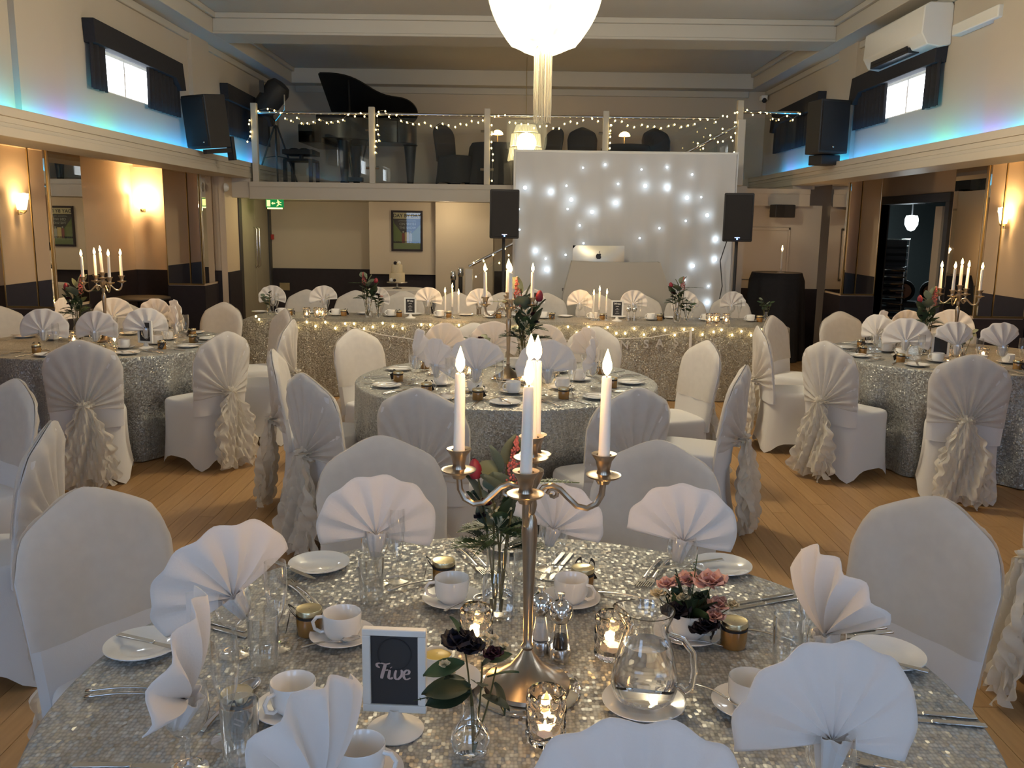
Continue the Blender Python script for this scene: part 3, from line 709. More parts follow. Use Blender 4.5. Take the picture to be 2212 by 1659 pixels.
# ---- large fabric chandelier
t = thing('fabric_chandelier', 'large glowing chandelier of gathered cream fabric with long tassel', 'chandelier', (.165, 6.5, 0))
def fab(u, v):
    a = 2 * pi * u
    z = 3.85 - .97 * v
    prof = .32 + .08 * sin(v / .4 * pi / 2) if v < .4 else .40 * (1 - .55 * ((v - .4) / .6) ** 2.8) * (1 if v < .96 else max(.1, 1 - (v - .96) * 16))
    r = max(prof, .045) * (1 + .035 * sin(9 * a + 3 * v) * (.4 + v) + .012 * sin(23 * a))
    if v > .9: z += .05 * sin(5 * a) * (v - .9) * 6
    return (r * cos(a), r * sin(a), z)
MB().grid(fab, 96, 26, True).build('fabric_bowl', 'chandglow', t)
MB().lathe([(.31, 3.83), (.325, 3.85), (.31, 3.87), (.295, 3.85), (.31, 3.83)], 32).build('top_ring', 'brass', t)
b = MB(); rr = random.Random(5)
for k in range(110):
    a = rr.random() * 2 * pi; r = .06 * (.75 + .3 * rr.random()); x, y = r * cos(a), r * sin(a); L = 2.40 + .17 * rr.random() ** 1.6
    b.tube([(x, y, 2.90), (x * 1.02, y * 1.02, L)], .0022, 4, False)
b.build('tassel', 'thread', t)
for k in range(3):
    a = 2 * pi * k / 3; MB().tube([(.31 * cos(a), .31 * sin(a), 3.85), (0, 0, 4.05)], .004).build('chain', 'chrome', t)
lamp('bulbs', (0, 0, 3.3), CHAND_W, (1, .86, .60), .2, t)

# ---- wall speakers, air conditioner, ceiling bits
t = thing('wall_speaker', 'black loudspeaker on bracket above the left ledge', 'speaker', (-3.50, 10.45, 2.50), radians(-32), 'wall mounted speakers')
MB().prism([(-.2, -.17), (.2, -.17), (.14, .17), (-.14, .17)], 0.0, .58, 'z').build('cabinet', 'blackplastic', t, bevel=.012)
MB().box(-.18, .18, -.185, -.17, .03, .55).build('grille', 'grille', t)
MB().ball((.12, -.19, .07), .012, 8).build('badge', 'steel', t)
MB().box(-.03, .03, -.1, .3, -.06, -.01).box(-.05, .05, .26, .3, -.15, .12).build('bracket', 'blackplastic', t)
for c in KIDS(t): c.rotation_euler.x = radians(7)
t = thing('wall_speaker', 'black loudspeaker on bracket above the right ledge', 'speaker', (3.58, 10.75, 2.55), radians(18), 'wall mounted speakers')
MB().prism([(-.2, -.17), (.2, -.17), (.14, .17), (-.14, .17)], 0.0, .60, 'z').build('cabinet', 'blackplastic', t, bevel=.012)
MB().box(-.18, .18, -.185, -.17, .03, .57).build('grille', 'grille', t)
MB().ball((-.02, -.19, .07), .014, 8).build('badge', 'steel', t)
MB().box(-.06, .2, -.05, .2, -.12, -.005).build('bracket', 'blackplastic', t, bevel=.01)
for k, (x, rz) in enumerate(((3.50, .35), (3.66, -.35))):
    t = thing('small_speaker', 'small black wall speaker under the right ledge, %s of the pair' % ('left', 'right')[k], 'speaker', (x, 12.2, 1.83), rz, 'small twin speakers')
    MB().box(-.075, .075, -.07, .07, 0, .17).build('cabinet', 'blackplastic', t, bevel=.01)
    MB().box(-.065, .065, -.078, -.07, .01, .16).build('grille', 'grille', t)
    MB().box(-.015, .015, .07, .15, .07, .1).build('bracket', 'blackplastic', t)
t = thing('air_conditioner', 'white wall mounted air conditioner above the right window', 'air conditioner', (3.95, 9.2, 3.35), -pi / 2)
# local: x along the wall (towards -y world), y towards the wall
def acp(y, z): return (y, z)
MB().prism([(0, .02), (0, .36), (-.02, .39), (-.22, .39), (-.27, .36), (-.28, .12), (-.22, .02), (-.1, 0)], -.78, .62, 'x').xf(Matrix.Rotation(pi, 4, 'Z') @ Matrix.Rotation(pi, 4, 'Z')).build('casing', 'acwhite', t, bevel=.01)
for k in range(3):
    MB().box(-.6, .28, -.262 + .04 * k, -.256 + .04 * k, .03 - .012 * k, .066 - .012 * k).build('louvre', 'dark', t)
MB().box(-.62, .3, -.255, -.15, .0, .05).build('outlet', 'dark', t)
MB().ball((-.5, -.25, .09), .01, 6).build('lamp_dot', 'dark', t)
tag(MB().box(3.86, 3.95, 7.62, 8.4, 3.40, 3.50).build('cable_trunking', 'acwhite', None, bevel=.01), 'white boxed cable trunking beside the air conditioner', 'trunking')
tag(MB().tube([(3.885, 7.0, 2.49), (3.885, 7.0, 3.8)], .02, 8).build('conduit_pipe', 'acwhite'), 'thin white conduit pipe beside the right wall pilaster', 'pipe')
t = thing('security_camera', 'small white dome camera at the right end of the mezzanine wall', 'camera', (3.86, 14.6, 3.62))
MB().box(-.05, .05, -.05, .08, .04, .12).build('mount', 'white', t, bevel=.01); MB().ball((0, -.04, .04), .04, 10).build('dome', 'dark', t)
t = thing('smoke_detector', 'round white alarm sounder under the left ledge above the door', 'alarm', (-3.88, 12.05, 2.12), pi / 2)
MB().lathe([(.001, .05), (.03, .045), (.055, .02), (.06, 0)], 16).xf(Matrix.Rotation(pi / 2, 4, 'X')).build('case', 'white', t)
# ---- exit sign
t = thing('exit_sign', 'green running man exit sign with arrow, glowing below', 'exit sign', (-3.48, 13.0, 1.86))
MB().box(-.125, .125, -.02, .02, .02, .135).build('sign_face', 'exitgreen', t, bevel=.004)
MB().box(-.105, .105, -.015, .015, .0, .02).build('light_tube', 'exitglow', t)
MB().box(-.11, -.06, -.024, -.02, .035, .125).build('door_symbol', 'exitwhite', t)
MB().prism([(-.045, .08), (-.02, .1), (-.02, .087), (.01, .087), (.01, .073), (-.02, .073), (-.02, .06)], -.024, -.02).build('arrow', 'exitwhite', t)
MB().prism([(.035, .085), (.06, .105), (.085, .085), (.1, .09), (.1, .097), (.085, .096), (.062, .115), (.045, .108), (.03, .093)], -.024, -.02).prism([(.05, .105), (.062, .1), (.075, .07), (.1, .062), (.1, .053), (.07, .058), (.062, .07), (.055, .045), (.03, .035), (.03, .045), (.045, .055), (.05, .08)], -.0245, -.02).ball((.05, -.022, .122), .009, 8).build('running_man', 'exitwhite', t)
MB().tube([(-.1, 0, .135), (-.1, 0, .14)], .005).tube([(.1, 0, .13), (.1, 0, .14)], .005).build('hanger', 'steel', t)
lamp('tube_glow', (0, -.0, -.02), 1.3, (.9, 1, .3), .05, t)
tag(MB().box(-3.9, -3.84, 14.2, 14.24, 1.40, 1.48).build('alarm_call_point', 'red', None, bevel=.005), 'small red fire alarm call point beside the double door', 'alarm')
tag(MB().box(-3.78, -3.62, 14.24, 14.26, .60, .72).build('notice_plate', 'brass', None, bevel=.003), 'small brass notice plate on the dark dado behind the first fan napkin', 'sign')

# ---- fill lights added under the mezzanine to brighten its back wall
for k, x in enumerate((-3.0, -1.0, .9)):
    t = thing('added_fill_light', 'added fill light recessed under the mezzanine, %s of three' % ('left', 'middle', 'right')[k], 'ceiling light', (x, 12.75, 1.998), 0, 'added fill lights')
    MB().lathe([(.05, -.004), (.065, -.006), (.065, 0), (.05, 0)], 20).build('ring', 'steel', t)
    MB().lathe([(.05, -.002), (.001, -.002)], 16).build('lens', 'shade', t)
    lamp('lamp_bulb', (0, 0, -.06), 7, (1, .78, .46), .05, t)
# ---- framed poster
t = thing('framed_poster', 'framed vintage song sheet poster reading DAY BY DAY', 'poster', (-1.65, 13.55, 1.27))
W_, H_ = .47, .60
MB().box(-W_ / 2, W_ / 2, -.03, 0, 0, .03).box(-W_ / 2, W_ / 2, -.03, 0, H_ - .03, H_).box(-W_ / 2, -W_ / 2 + .03, -.03, 0, .03, H_ - .03).box(W_ / 2 - .03, W_ / 2, -.03, 0, .03, H_ - .03).build('frame', 'dado', t, bevel=.003)
MB().box(-.205, .205, -.012, -.01, .03, .57).build('sheet', 'poster_green', t)
MB().box(-.205, .205, -.0135, -.012, .48, .57).build('title_band', 'poster_top', t)
MB().box(-.205, .205, -.0135, -.012, .03, .12).build('lawn', 'poster_grass', t)
hd = MB().box(-.205, .205, -.0132, -.012, .12, .135)
for k in range(14): hd.ball((-.19 + k * .029, -.0128, .137), .012, 6)
hd.build('hedge', 'ink', t)
MB().prism([(-.205, .48), (.205, .48), (.205, .40), (.08, .27), (-.08, .27), (-.19, .41)], -.0138, -.012).build('banner', 'ink', t)
MB().box(-.03, .03, -.015, -.012, .12, .28).build('pillar_shape', 'poster_ochre', t)
for x, m1 in ((-.055, 'poster_red'), (.055, 'poster_grey')):
    MB().prism([(x - .02, .12), (x + .02, .12), (x + .022, .25), (x + .008, .27), (x - .008, .27), (x - .022, .25)], -.0155, -.012).build('figure', m1, t)
    MB().ball((x, -.0142, .285), .013, 8).build('figure_head', 'poster_grey', t)
text('title_lettering', 'DAY BY DAY', .072, 'ink', t, (0, -.015, .522), bold=.0015)
text('banner_lettering', 'LAWRENCE WRIGHT\'S', .026, 'poster_grey', t, (0, -.015, .448))
text('banner_lettering', 'ON WITH', .055, 'poster_grey', t, (.01, -.015, .40))
text('banner_lettering', 'THE SHOW', .048, 'poster_grey', t, (.01, -.015, .345))
MB().box(-.21, .21, -.026, -.0245, .03, .57).build('glazing', 'panel_glass', t)

# ---- wedding cake on its table
covered_round('cake_table', 'small round table under cream cloth that carries the wedding cake', 'table', .42, .76, 'napkin', (-1.68, 12.75, 0), seed=9)
t = thing('cake_stand', 'low silver cake stand under the wedding cake', 'cake stand', (-1.70, 12.75, .762))
MB().lathe([(.07, 0), (.06, .01), (.015, .02), (.015, .075), (.14, .085), (.15, .09), (.145, .095), (.01, .095)], 28, capb=True).build('stand', 'steel', t)
t = thing('wedding_cake', 'two tier cream wedding cake with dark and white flowers', 'cake', (-1.70, 12.75, .858))
MB().lathe([(.11, 0), (.112, .01), (.11, .12), (.105, .13), (.001, .131)], 28, capb=True).build('lower_tier', 'cake', t)
MB().lathe([(.078, .131), (.08, .14), (.078, .235), (.073, .245), (.001, .246)], 28).build('upper_tier', 'cake', t)
for m_, c, r in (('blackflower', (-.02, -.03, .268), .026), ('white', (.03, -.02, .27), .03), ('cream', (.02, -.06, .255), .02), ('white', (-.07, -.1, .03), .03), ('blackflower', (-.02, -.12, .03), .022)):
    MB().ball(c, r, 8).build('flower', m_, t)

# ---- star cloth backdrop
t = thing('star_backdrop', 'white star cloth backdrop with scattered white lights behind the disc jockey booth', 'backdrop', (0, 0, 0))
MB().grid(lambda u, v: (-.02 + 2.6 * u, 10.82 + .018 * sin(u * 60) * (1 - .55 * v) + .012 * sin(u * 23 + 1) - .04 * (1 - v) ** 3 * sin(u * 9), 2.53 * v + .01 - .012 * sin(u * pi) * v), 160, 10).build('cloth', 'backdropcloth', t)
for x in (-.03, 2.6): MB().tube([(x, 10.87, 0), (x, 10.87, 2.57)], .02, 8).build('pole', 'white', t)
MB().tube([(-.03, 10.86, 2.545), (2.6, 10.86, 2.545)], .02, 8).build('top_bar', 'white', t)
BIG = [(.09, 2.12), (.39, 2.08), (.64, 1.99), (.89, 1.85), (1.17, 1.96), (1.51, 2.16), (1.77, 2.15), (2.01, 2.03), (2.26, 1.83), (2.12, 1.23), (2.31, .79), (.36, 1.16), (.23, 1.38), (2.38, 1.31), (2.38, 1.55)]
SML = [(.77, 2.36), (1.03, 2.4), (1.46, 2.35), (1.76, 2.38), (2.06, 2.3), (.58, 2.15), (1.19, 2.18), (2.18, 2.04), (.6, 1.88), (.75, 1.69), (2.01, 1.76), (1.7, 1.67), (1.47, 1.55), (.8, 1.48), (.59, 1.34), (.35, 1.29), (2.03, 1.06), (2.32, .99), (.03, 1.63), (.02, 1.87)]
big = MB().ball((0, 0, 0), .021, 8).mesh('star_light', 'starled'); sml = MB().ball((0, 0, 0), .011, 6).mesh('star_light', 'starled')
for i, (x, z) in enumerate(BIG): mkobj('star_light', big, t, (x, 10.765, z))
for x, z in SML: mkobj('star_light', sml, t, (x, 10.775, z))

# ---- PA speakers on stands
def pa(x, y, rz, lab, side):
    t = thing('speaker_stand', 'black pole stand under the %s' % lab, 'stand', (x, y, 0), rz, 'speaker stands')
    MB().tube([(0, 0, .25), (0, 0, 1.53)], .018, 10).build('pole', 'blackplastic', t)
    for k in range(3):
        a = 2 * pi * k / 3 + .5; MB().tube([(0, 0, .75), (.42 * cos(a), .42 * sin(a), .012)], .012).tube([(0, 0, .3), (.22 * cos(a), .22 * sin(a), .39)], .008).build('leg', 'blackplastic', t)
    t = thing('pa_speaker', lab, 'speaker', (x, y, 1.532), rz, 'loudspeakers on stands')
    MB().prism([(-.165, -.16), (.165, -.16), (.165, -.02), (.11, .17), (-.11, .17), (-.165, -.02)], 0, .545, 'z').build('cabinet', 'blackplastic', t, bevel=.014)
    MB().box(-.15, .15, -.172, -.158, .02, .525).build('grille', 'grille', t, bevel=.008)
    MB().ball((0, -.175, .03), .008, 8).build('power_light', 'blueled', t)
    MB().box(-.03, .03, -.176, -.17, .04, .052).build('name_badge', 'steel', t)
pa(-.15, 10.35, .06, 'black loudspeaker on stand at the left edge of the backdrop', -1)
pa(2.55, 10.45, -.22, 'black loudspeaker on stand at the right edge of the backdrop', 1)
tag(MB().tube([(2.48, 10.62, 1.55), (2.42, 10.66, 1.3), (2.46, 10.66, 1.0), (2.40, 10.66, .6), (2.44, 10.64, .02)], .006).build('speaker_cable', 'blackplastic'), 'black cable hanging behind the right loudspeaker', 'cable')
# ---- booth
def booth(u, v):
    # stretch cover: narrow top edge, widening down
    a = u * 4; s = int(a) % 4; f = a - int(a)
    k = v; x0, x1 = .62 - .10 * min(1, k * 3.2), 1.60 + .15 * min(1, k * 3.2); y0, y1 = 9.98 - .05 * min(1, k * 2), 10.16
    c = [(x0, y0), (x1, y0), (x1, y1), (x0, y1)]
    p, q = c[s], c[(s + 1) % 4]
    return (p[0] + (q[0] - p[0]) * f, p[1] + (q[1] - p[1]) * f + .006 * sin(v * 9 + f * 7), 1.30 - 1.29 * v - .012 * sin(f * pi) * (1 - v) * (1 if s in (0, 2) else 0))
t = thing('booth_screen', 'disc jockey booth front under white stretch cover', 'booth')
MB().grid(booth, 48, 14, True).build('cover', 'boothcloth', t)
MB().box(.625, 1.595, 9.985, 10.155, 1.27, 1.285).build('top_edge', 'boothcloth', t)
t = thing('equipment_table', 'plain table hidden behind the white booth front', 'table', (1.1, 10.44, 0))
MB().box(-.55, .55, -.24, .24, .92, .95).build('table_top', 'doordark', t)
for x in (-.5, .5):
    for y in (-.2, .2): MB().box(x - .02, x + .02, y - .02, y + .02, 0, .92).build('leg', 'blackplastic', t)
t = thing('desktop_computer', 'silver all in one computer seen from behind above the booth', 'computer', (.955, 10.44, .951))
MB().box(-.1, .1, -.08, .1, 0, .006).prism([(-.07, 0), (.07, 0), (.06, .2), (-.06, .2)], -.03, -.015).build('foot', 'alu', t)
MB().grid(lambda u, v: ((u - .5) * .60, .03 - .045 * (1 - (2 * u - 1) ** 2) * (1 - (2 * v - 1) ** 2), .11 + .40 * v), 16, 10).build('back_shell', 'alu', t)
MB().box(-.3, .3, .03, .036, .11, .51).build('screen', 'blackplastic', t)
ap = [(0, .028), (.012, .034), (.024, .026), (.02, .015), (.02, .006), (.028, -.002), (.018, -.022), (.006, -.026), (0, -.023), (-.006, -.026), (-.018, -.022), (-.03, -.004), (-.028, .018), (-.016, .032)]
MB().prism([(x * 1.1, z * 1.1 + .385) for x, z in ap], -.02, -.014).prism([(.0, .427), (.012, .442), (.014, .454), (.002, .442)], -.02, -.012).build('logo', 'dark', t)
# ---- tall black table with candle at the right
covered_round('covered_bar_table', 'tall round table under black stretch cloth at the right edge of the stage', 'table', .33, 1.13, 'blackcloth', (3.36, 11.55, 0), seed=4, folds=4)
t = thing('candlestick', 'single lit taper candle in glass holder on the tall black table', 'candle', (3.38, 11.45, 1.133))
MB().lathe([(.05, 0), (.05, .006), (.01, .012), (.012, .04), (.016, .05)], 14, capb=True).build('holder', 'glass', t)
MB().tube([(0, 0, .03), (0, 0, .27)], .011, 8).build('candle_stick', 'wax', t)
MB().lathe([(.001, .27), (.012, .29), (.008, .315), (.001, .345)], 8).build('flame', 'flame', t)
lamp('flame_light', (0, 0, .32), FLAME_W * 4, (1, .58, .24), .02, t)
# ---- things in the dark lobby
t = thing('globe_light', 'bright white globe wall light inside the dark doorway', 'wall light', (6.25, 14.35, 1.80))
MB().lathe([(.001, -.13), (.05, -.11), (.095, -.03), (.1, .05), (.08, .11), (.001, .12)], 16).build('globe', 'globe', t)
MB().tube([(0, 0, .1), (0, 0, .65)], .012).build('stem', 'blackplastic', t)
lamp('globe_bulb', (-.15, -.25, -.05), 22, (.8, .95, 1), .1, t)
for k in range(8):
    t = thing('stacked_chair', 'chrome framed chair in the doorway stack, ' + ['lowest', 'second lowest', 'third lowest', 'fourth lowest', 'fourth from the top', 'third from the top', 'second from the top', 'topmost'][k], 'chair', (5.62, 13.45, .10 * k), -.5, 'stacked chrome chairs in the doorway')
    MB().box(-.2, .2, -.2, .2, .42, .445).build('seat', 'dark', t)
    MB().tube([(-.2, .19, .02), (-.2, .2, .85), (.2, .2, .85), (.2, .19, .02)], .012, 6).build('rear_frame', 'chrome', t)
    MB().tube([(-.2, -.2, .02), (-.2, -.19, .42), (.2, -.19, .42), (.2, -.2, .02)], .012, 6).build('front_frame', 'chrome', t)
    MB().tube([(-.21, -.21, .40), (.21, -.21, .40), (.21, .21, .40), (-.21, .21, .40), (-.21, -.21, .40)], .014, 6).build('seat_rail', 'chrome', t)
    MB().box(-.17, .17, .19, .21, .70, .84).build('backrest', 'dark', t)
tr = thing('lobby_trolley', 'dark low trolley inside the right doorway', 'trolley', (6.05, 13.45, 0), -.4)
MB().box(-.42, .42, -.25, .25, .55, .62).box(-.42, -.38, -.25, .25, .0, .55).box(.38, .42, -.25, .25, .0, .55).build('frame', 'dark', tr)
for k, x in enumerate((-.2, .18)):
    t = thing('round_drum', 'round dark drum with copper face on the lobby trolley, %s of two' % ('left', 'right')[k], 'drum', (6.05 + x * .92, 13.45 - x * .39, .625), -.4, 'drums in the doorway')
    MB().lathe([(.001, -.12), (.15, -.12), (.16, -.1), (.16, .1), (.13, .12)], 20).xf(Matrix.Translation((0, 0, .16)) @ Matrix.Rotation(pi / 2, 4, 'X')).build('shell', 'blackplastic', t)
    MB().lathe([(.11, .118), (.001, .118)], 20).xf(Matrix.Translation((0, 0, .16)) @ Matrix.Rotation(pi / 2, 4, 'X')).build('face', 'copper', t)
# ---- two dark posts by the stairs
for k, (x, h) in enumerate(((-.86, 1.05), (-.76, 1.10))):
    t = thing('barrier_post', 'short dark chrome topped post at the stair foot, %s of two' % ('left', 'right')[k], 'post', (x, 12.2, 0), 0, 'posts by the stairs')
    MB().lathe([(.14, 0), (.14, .015), (.03, .03), (.028, h - .12)], 14, capb=True).build('pole', 'blackplastic', t)
    MB().lathe([(.035, h - .12), (.04, h - .1), (.04, h - .02), (.03, h), (.001, h)], 14).build('cap', 'chrome', t)
# ================================================================== CHAIRS
CB_Z0, CB_H = .38, .95
def crown(u):
    a = min(1., abs(u)); return .952 - .12 * (a * a / (a + .08)) ** 1.25 - .085 * max(0., (a - .76) / .24) ** 2.4
def yback(z): return -.205 - .085 * max(0., (z - .40) / .55) ** 1.3
def hw(z): return .212 + .018 * min(1, max(0, (z - .4) / .35))
def make_chair(name, label, m_cloth, hood=True):
    t = thing(name, label, 'chair')
    # seat cover: rounded square skirt with an arched hem between the feet
    N = 40
    def ring(a, hx, hy, cy):
        c, s = cos(a), sin(a); p = 5.0
        d = (abs(c) ** p + abs(s) ** p) ** (-1 / p)
        return hx * c * d, cy + hy * s * d
    def skirt(u, v):
        a = 2 * pi * u + pi / 4
        mid = abs(cos(2 * (a - pi / 4))) ** 1.0     # 0 at corners .. 1 at mid sides
        corner = abs(sin(2 * a)) ** 1.5
        hem = .08 * (1 - abs(sin(2 * a)) ** 7)
        if v < .62:
            f = v / .62
            z = hem + (.425 - hem) * f
            k = 1 - f
            hx = .208 + .026 * k * k; hy = .215 + .03 * k * k
            conc = 1 - .10 * sin(pi * min(1, f * 1.15)) * (1 - corner) * .55
            x, y = ring(a, hx * conc, hy * conc, -.002 - .012 * k)
        elif v < .8:
            f = (v - .62) / .18
            x, y = ring(a, .208 - .02 * (1 - cos(f * pi / 2)), .215 - .02 * (1 - cos(f * pi / 2)), -.002); z = .425 + .04 * sin(f * pi / 2)
        else:
            f = (v - .8) / .2
            x, y = ring(a, .188 * (1 - f), .195 * (1 - f), -.002); z = .465 + .012 * sin(f * pi / 2)
        return (x, y, z)
    MB().grid(skirt, N, 26, True).build('seat_cover', m_cloth, t)
    # back cover: crowned, slightly curved slab
    def back(u, v):
        if u < .5: uu = -1 + 4 * u; side = 1
        else: uu = 3 - 4 * u; side = -1
        uu = max(-1, min(1, uu))
        z = CB_Z0 + (crown(uu) - CB_Z0) * v
        th = .026 * sqrt(max(0, 1 - abs(uu) ** 7)) * sqrt(max(0, 1 - v ** 14)) + .002
        return (hw(z) * uu, yback(z) + .022 * uu * uu + side * th, z)
    MB().grid(back, 48, 18, True).build('back_cover', m_cloth, t)
    if not hood: return t
    # sheer hood: front flap and pleated fan on the rear gathered to a knot
    KZ = .53
    def flap(u, v):
        uu = (2 * u - 1) * .995; z = .575 + (crown(uu) - .575) * v
        return (hw(z) * uu * 1.012, yback(z) + .022 * uu * uu + .0262 * sqrt(max(0, 1 - abs(uu) ** 7)) * sqrt(max(0, 1 - v ** 14)) + .006 - .003 * sin(9 * uu) * (1 - v), z + .004 * v)
    def edge(phi):
        c, s = cos(phi), sin(phi); r = 0.
        while r < .6:
            r += .003; x, z = c * r, KZ + s * r
            if z < .49 or abs(x) > hw(z) * .99: break
            if z > crown(max(-1, min(1, x / hw(z)))): break
        return r
    def fan(u, v):
        phi = radians(-10) + radians(200) * u; E_ = edge(phi); s = .02 + .98 * v
        x, z = cos(phi) * E_ * s, KZ + sin(phi) * E_ * s
        uu = max(-1, min(1, x / hw(z)))
        th = .026 * sqrt(max(0, 1 - abs(uu) ** 7))
        pl = (.015 * cos(24 * phi) + .008 * cos(11 * phi + 1)) * (1.2 - s) * min(1, s * 4)
        y = yback(z) + .022 * uu * uu - th * (1 - .9 * max(0, s - .9) * 10) - .006 - .045 * (1 - s) ** 1.6 + pl
        return (x * 1.012, y, z + .006 * max(0, s - .85))
    MB().grid(flap, 24, 12).build('hood_front', 'organza', t)
    MB().grid(fan, 110, 9).build('hood_pleats', 'organza', t)
    # ruffled tails of the tie
    b = MB()
    yk = yback(KZ) - .075
    for k in range(3):
        def tail(u, v, k=k):
            w_ = .022 + (.075 + .02 * k) * min(1, v * 2.2) ** .7 + .035 * v
            uu = 2 * u - 1
            x = w_ * uu + (.02 * (k - 1)) * v + .014 * sin(v * 34 + k * 2 + 3 * (uu > 0)) * abs(uu) ** 2
            y = yk - .012 * k - .015 + (.030 * sin(5.2 * uu + v * 6 + k * 2.1) + .014 * sin(13 * uu + 11 * v + k) + .008 * sin(27 * uu - 19 * v)) * min(1, .25 + v * 1.6) - .05 * v * v
            z = KZ + .01 - (.515 - .03 * k) * v + .012 * sin(11 * uu + k) * v - .01 * abs(uu)
            return (x, y, max(.006, z))
        b.grid(tail, 26, 40)
    b.build('ruffled_tails', 'ruffle', t)
    b = MB()
    for k in range(3):
        def ros(u, v, k=k):
            a = 2 * pi * u; r = (.062 - .014 * k) * v
            return (r * cos(a), yk + .02 - .022 * k - .03 * v * (1 - v) - .016 * sin(7 * a + k * 1.7) * v - .01 * sin(13 * a) * v, KZ + .01 + r * sin(a) * .85)
        b.grid(ros, 42, 6, True)
    b.build('tie_rosette', 'ruffle', t)
    return t
chairP = Proto(make_chair('covered_chair', 'x', 'chaircloth'))
BACK_R = 1.40
def chair_at(cx, cy, deg, label, group, r=BACK_R, turn=0.):
    a = radians(deg); rc = r - .275
    return chairP.put((cx + rc * cos(a), cy + rc * sin(a), 0), a + pi / 2 + radians(turn), label, group)
T1 = (.01, 1.686); T2 = (-.05, 5.37); T3 = (-3.16, 6.8); T4 = (3.31, 6.72)
g1 = 'covered chairs around the nearest table'
chair_at(*T1, 150.7, 'white covered chair at the left of the nearest table', g1, turn=-4)
chair_at(*T1, 109.5, 'white covered chair behind the nearest table, left of the candelabra', g1, r=1.45)
chair_at(*T1, 69.7, 'white covered chair behind the nearest table, right of the candelabra', g1, r=1.45)
chair_at(*T1, 31.7, 'white covered chair at the right of the nearest table', g1)
seat2 = [(-106, 'near left'), (-64, 'near right'), (-22, 'right near'), (20.5, 'right far'), (62, 'far right'), (101, 'far middle'), (141.5, 'far left'), (188, 'left far'), (-135, 'left near')]
for d, s_ in seat2:
    chair_at(*T2, d, 'white covered chair with ruffled tie at the %s seat of the middle table' % s_, 'covered chairs around the middle table', r=1.38 if abs(d) > 15 and d > 30 else 1.41)
seat3 = [(-71, 'nearest'), (-34, 'near right'), (0, 'right'), (35, 'right far'), (70.5, 'far right'), (110, 'far left'), (150, 'left far')]
for d, s_ in seat3:
    chair_at(*T3, d, 'white covered chair with ruffled tie at the %s seat of the left table' % s_, 'covered chairs around the left table', r=1.43)
seat4 = [(-147.5, 'near left'), (-111, 'nearest'), (176, 'left'), (140, 'left far'), (104, 'far left'), (65, 'far right')]
for d, s_ in seat4:
    chair_at(*T4, d, 'white covered chair with ruffled tie at the %s seat of the right table' % s_, 'covered chairs around the right table', r=1.43)
chair_at(-3.1, 2.9, 57, 'white covered chair at the left picture edge, farther of the two', 'covered chairs at the left edge')
chair_at(-3.1, 2.9, 13, 'white covered chair at the left picture edge, nearer of the two', 'covered chairs at the left edge')
chair_at(3.25, 2.75, 168, 'white covered chair with ruffled tie at the right picture edge', 'covered chairs at the right edge')
HS = ['at the far left end', 'behind the left tealights', 'behind the left flower arrangement', 'beside the left menu card', 'right of the left candle trio', 'behind the middle candelabra', 'left of the right candle trio', 'beside the right menu card', 'behind the right flower arrangement', 'at the far right end']
HX = [-2.34, -1.79, -1.25, -.67, -.15, .34, .90, 1.40, 1.89, 2.39]
for i, x in enumerate(HX):
    chairP.put((x * .985, 9.52, 0), pi, 'white covered chair at the head table ' + HS[i], 'covered chairs along the head table')
blackP = Proto(make_chair('black_covered_chair', 'x', 'blackcloth', hood=False))
for x, y, rz, lab in ((-.93, 13.6, -2.25, 'left of the reflected chandelier'), (.36, 13.9, 2.2, 'half hidden right of the reflected chandelier'), (.98, 13.8, pi, 'left of the right table lamp'), (2.15, 13.8, pi + .2, 'right of the right table lamp')):
    blackP.put((x, y, ZM), rz, 'black covered chair on the mezzanine ' + lab, 'black chairs on the mezzanine')

# ================================================================== TABLES AND CLOTHS
def round_table(c, label, seed, seats=()):
    t = thing('banquet_table', 'round folding table under the sequin cloth of the ' + label, 'table', (c[0], c[1], 0), 0, 'round banquet tables')
    MB().lathe([(.001, .722), (.9, .722), (.905, .735), (.9, .748), (.001, .748)], 48).build('table_top', 'doordark', t)
    for k in range(4):
        a = k * pi / 2 + .4; MB().tube([(.55 * cos(a), .55 * sin(a), .722), (.6 * cos(a), .6 * sin(a), .008)], .016).build('leg', 'steel', t)
    rr = random.Random(seed); ph = [rr.random() * 6.3 for _ in range(4)]
    def cl(u, v):
        a = 2 * pi * u
        if v < .4:
            k = (v / .4) ** .9; return (.905 * k * cos(a), .905 * k * sin(a), .758)
        k = (v - .4) / .6
        if k < .12:
            e = k / .12 * pi / 2; R = .905 + .012 * sin(e); z = .758 - .012 * (1 - cos(e))
        else:
            q = (k - .12) / .88
            fold = .046 * sin(17 * a + ph[0]) + .026 * sin(29 * a + ph[1]) + .016 * sin(9 * a + ph[2])
            R = .917 + .02 * q + fold * min(1, q * 1.6) ** 1.2; z = .746 - .738 * q
            for s_ in seats:
                dd = abs((math.degrees(a) - s_ + 180) % 360 - 180)
                if dd < 24: R -= (R - .83) * math.exp(-(dd / 15.) ** 4) * min(1, max(0, (q - .3) * 4))
        return (R * cos(a), R * sin(a), z)
    tag(MB().grid(cl, 240, 34, True).build('sequin_tablecloth', 'sequin', None, (c[0], c[1], 0)), 'silver sequin floor length tablecloth on the ' + label, 'tablecloth', 'round sequin tablecloths')
round_table(T1, 'nearest round table', 1, (150.7, 109.5, 69.7, 31.7)); round_table(T2, 'middle round table', 2, [d for d, _ in seat2])
round_table(T3, 'left round table', 3, [d for d, _ in seat3]); round_table(T4, 'right round table', 4, [d for d, _ in seat4])
HY0, HY1, HXL, HXR = 8.62, 9.33, -2.66, 2.66
t = thing('head_table', 'long folding table under the sequin cloth of the head table', 'table')
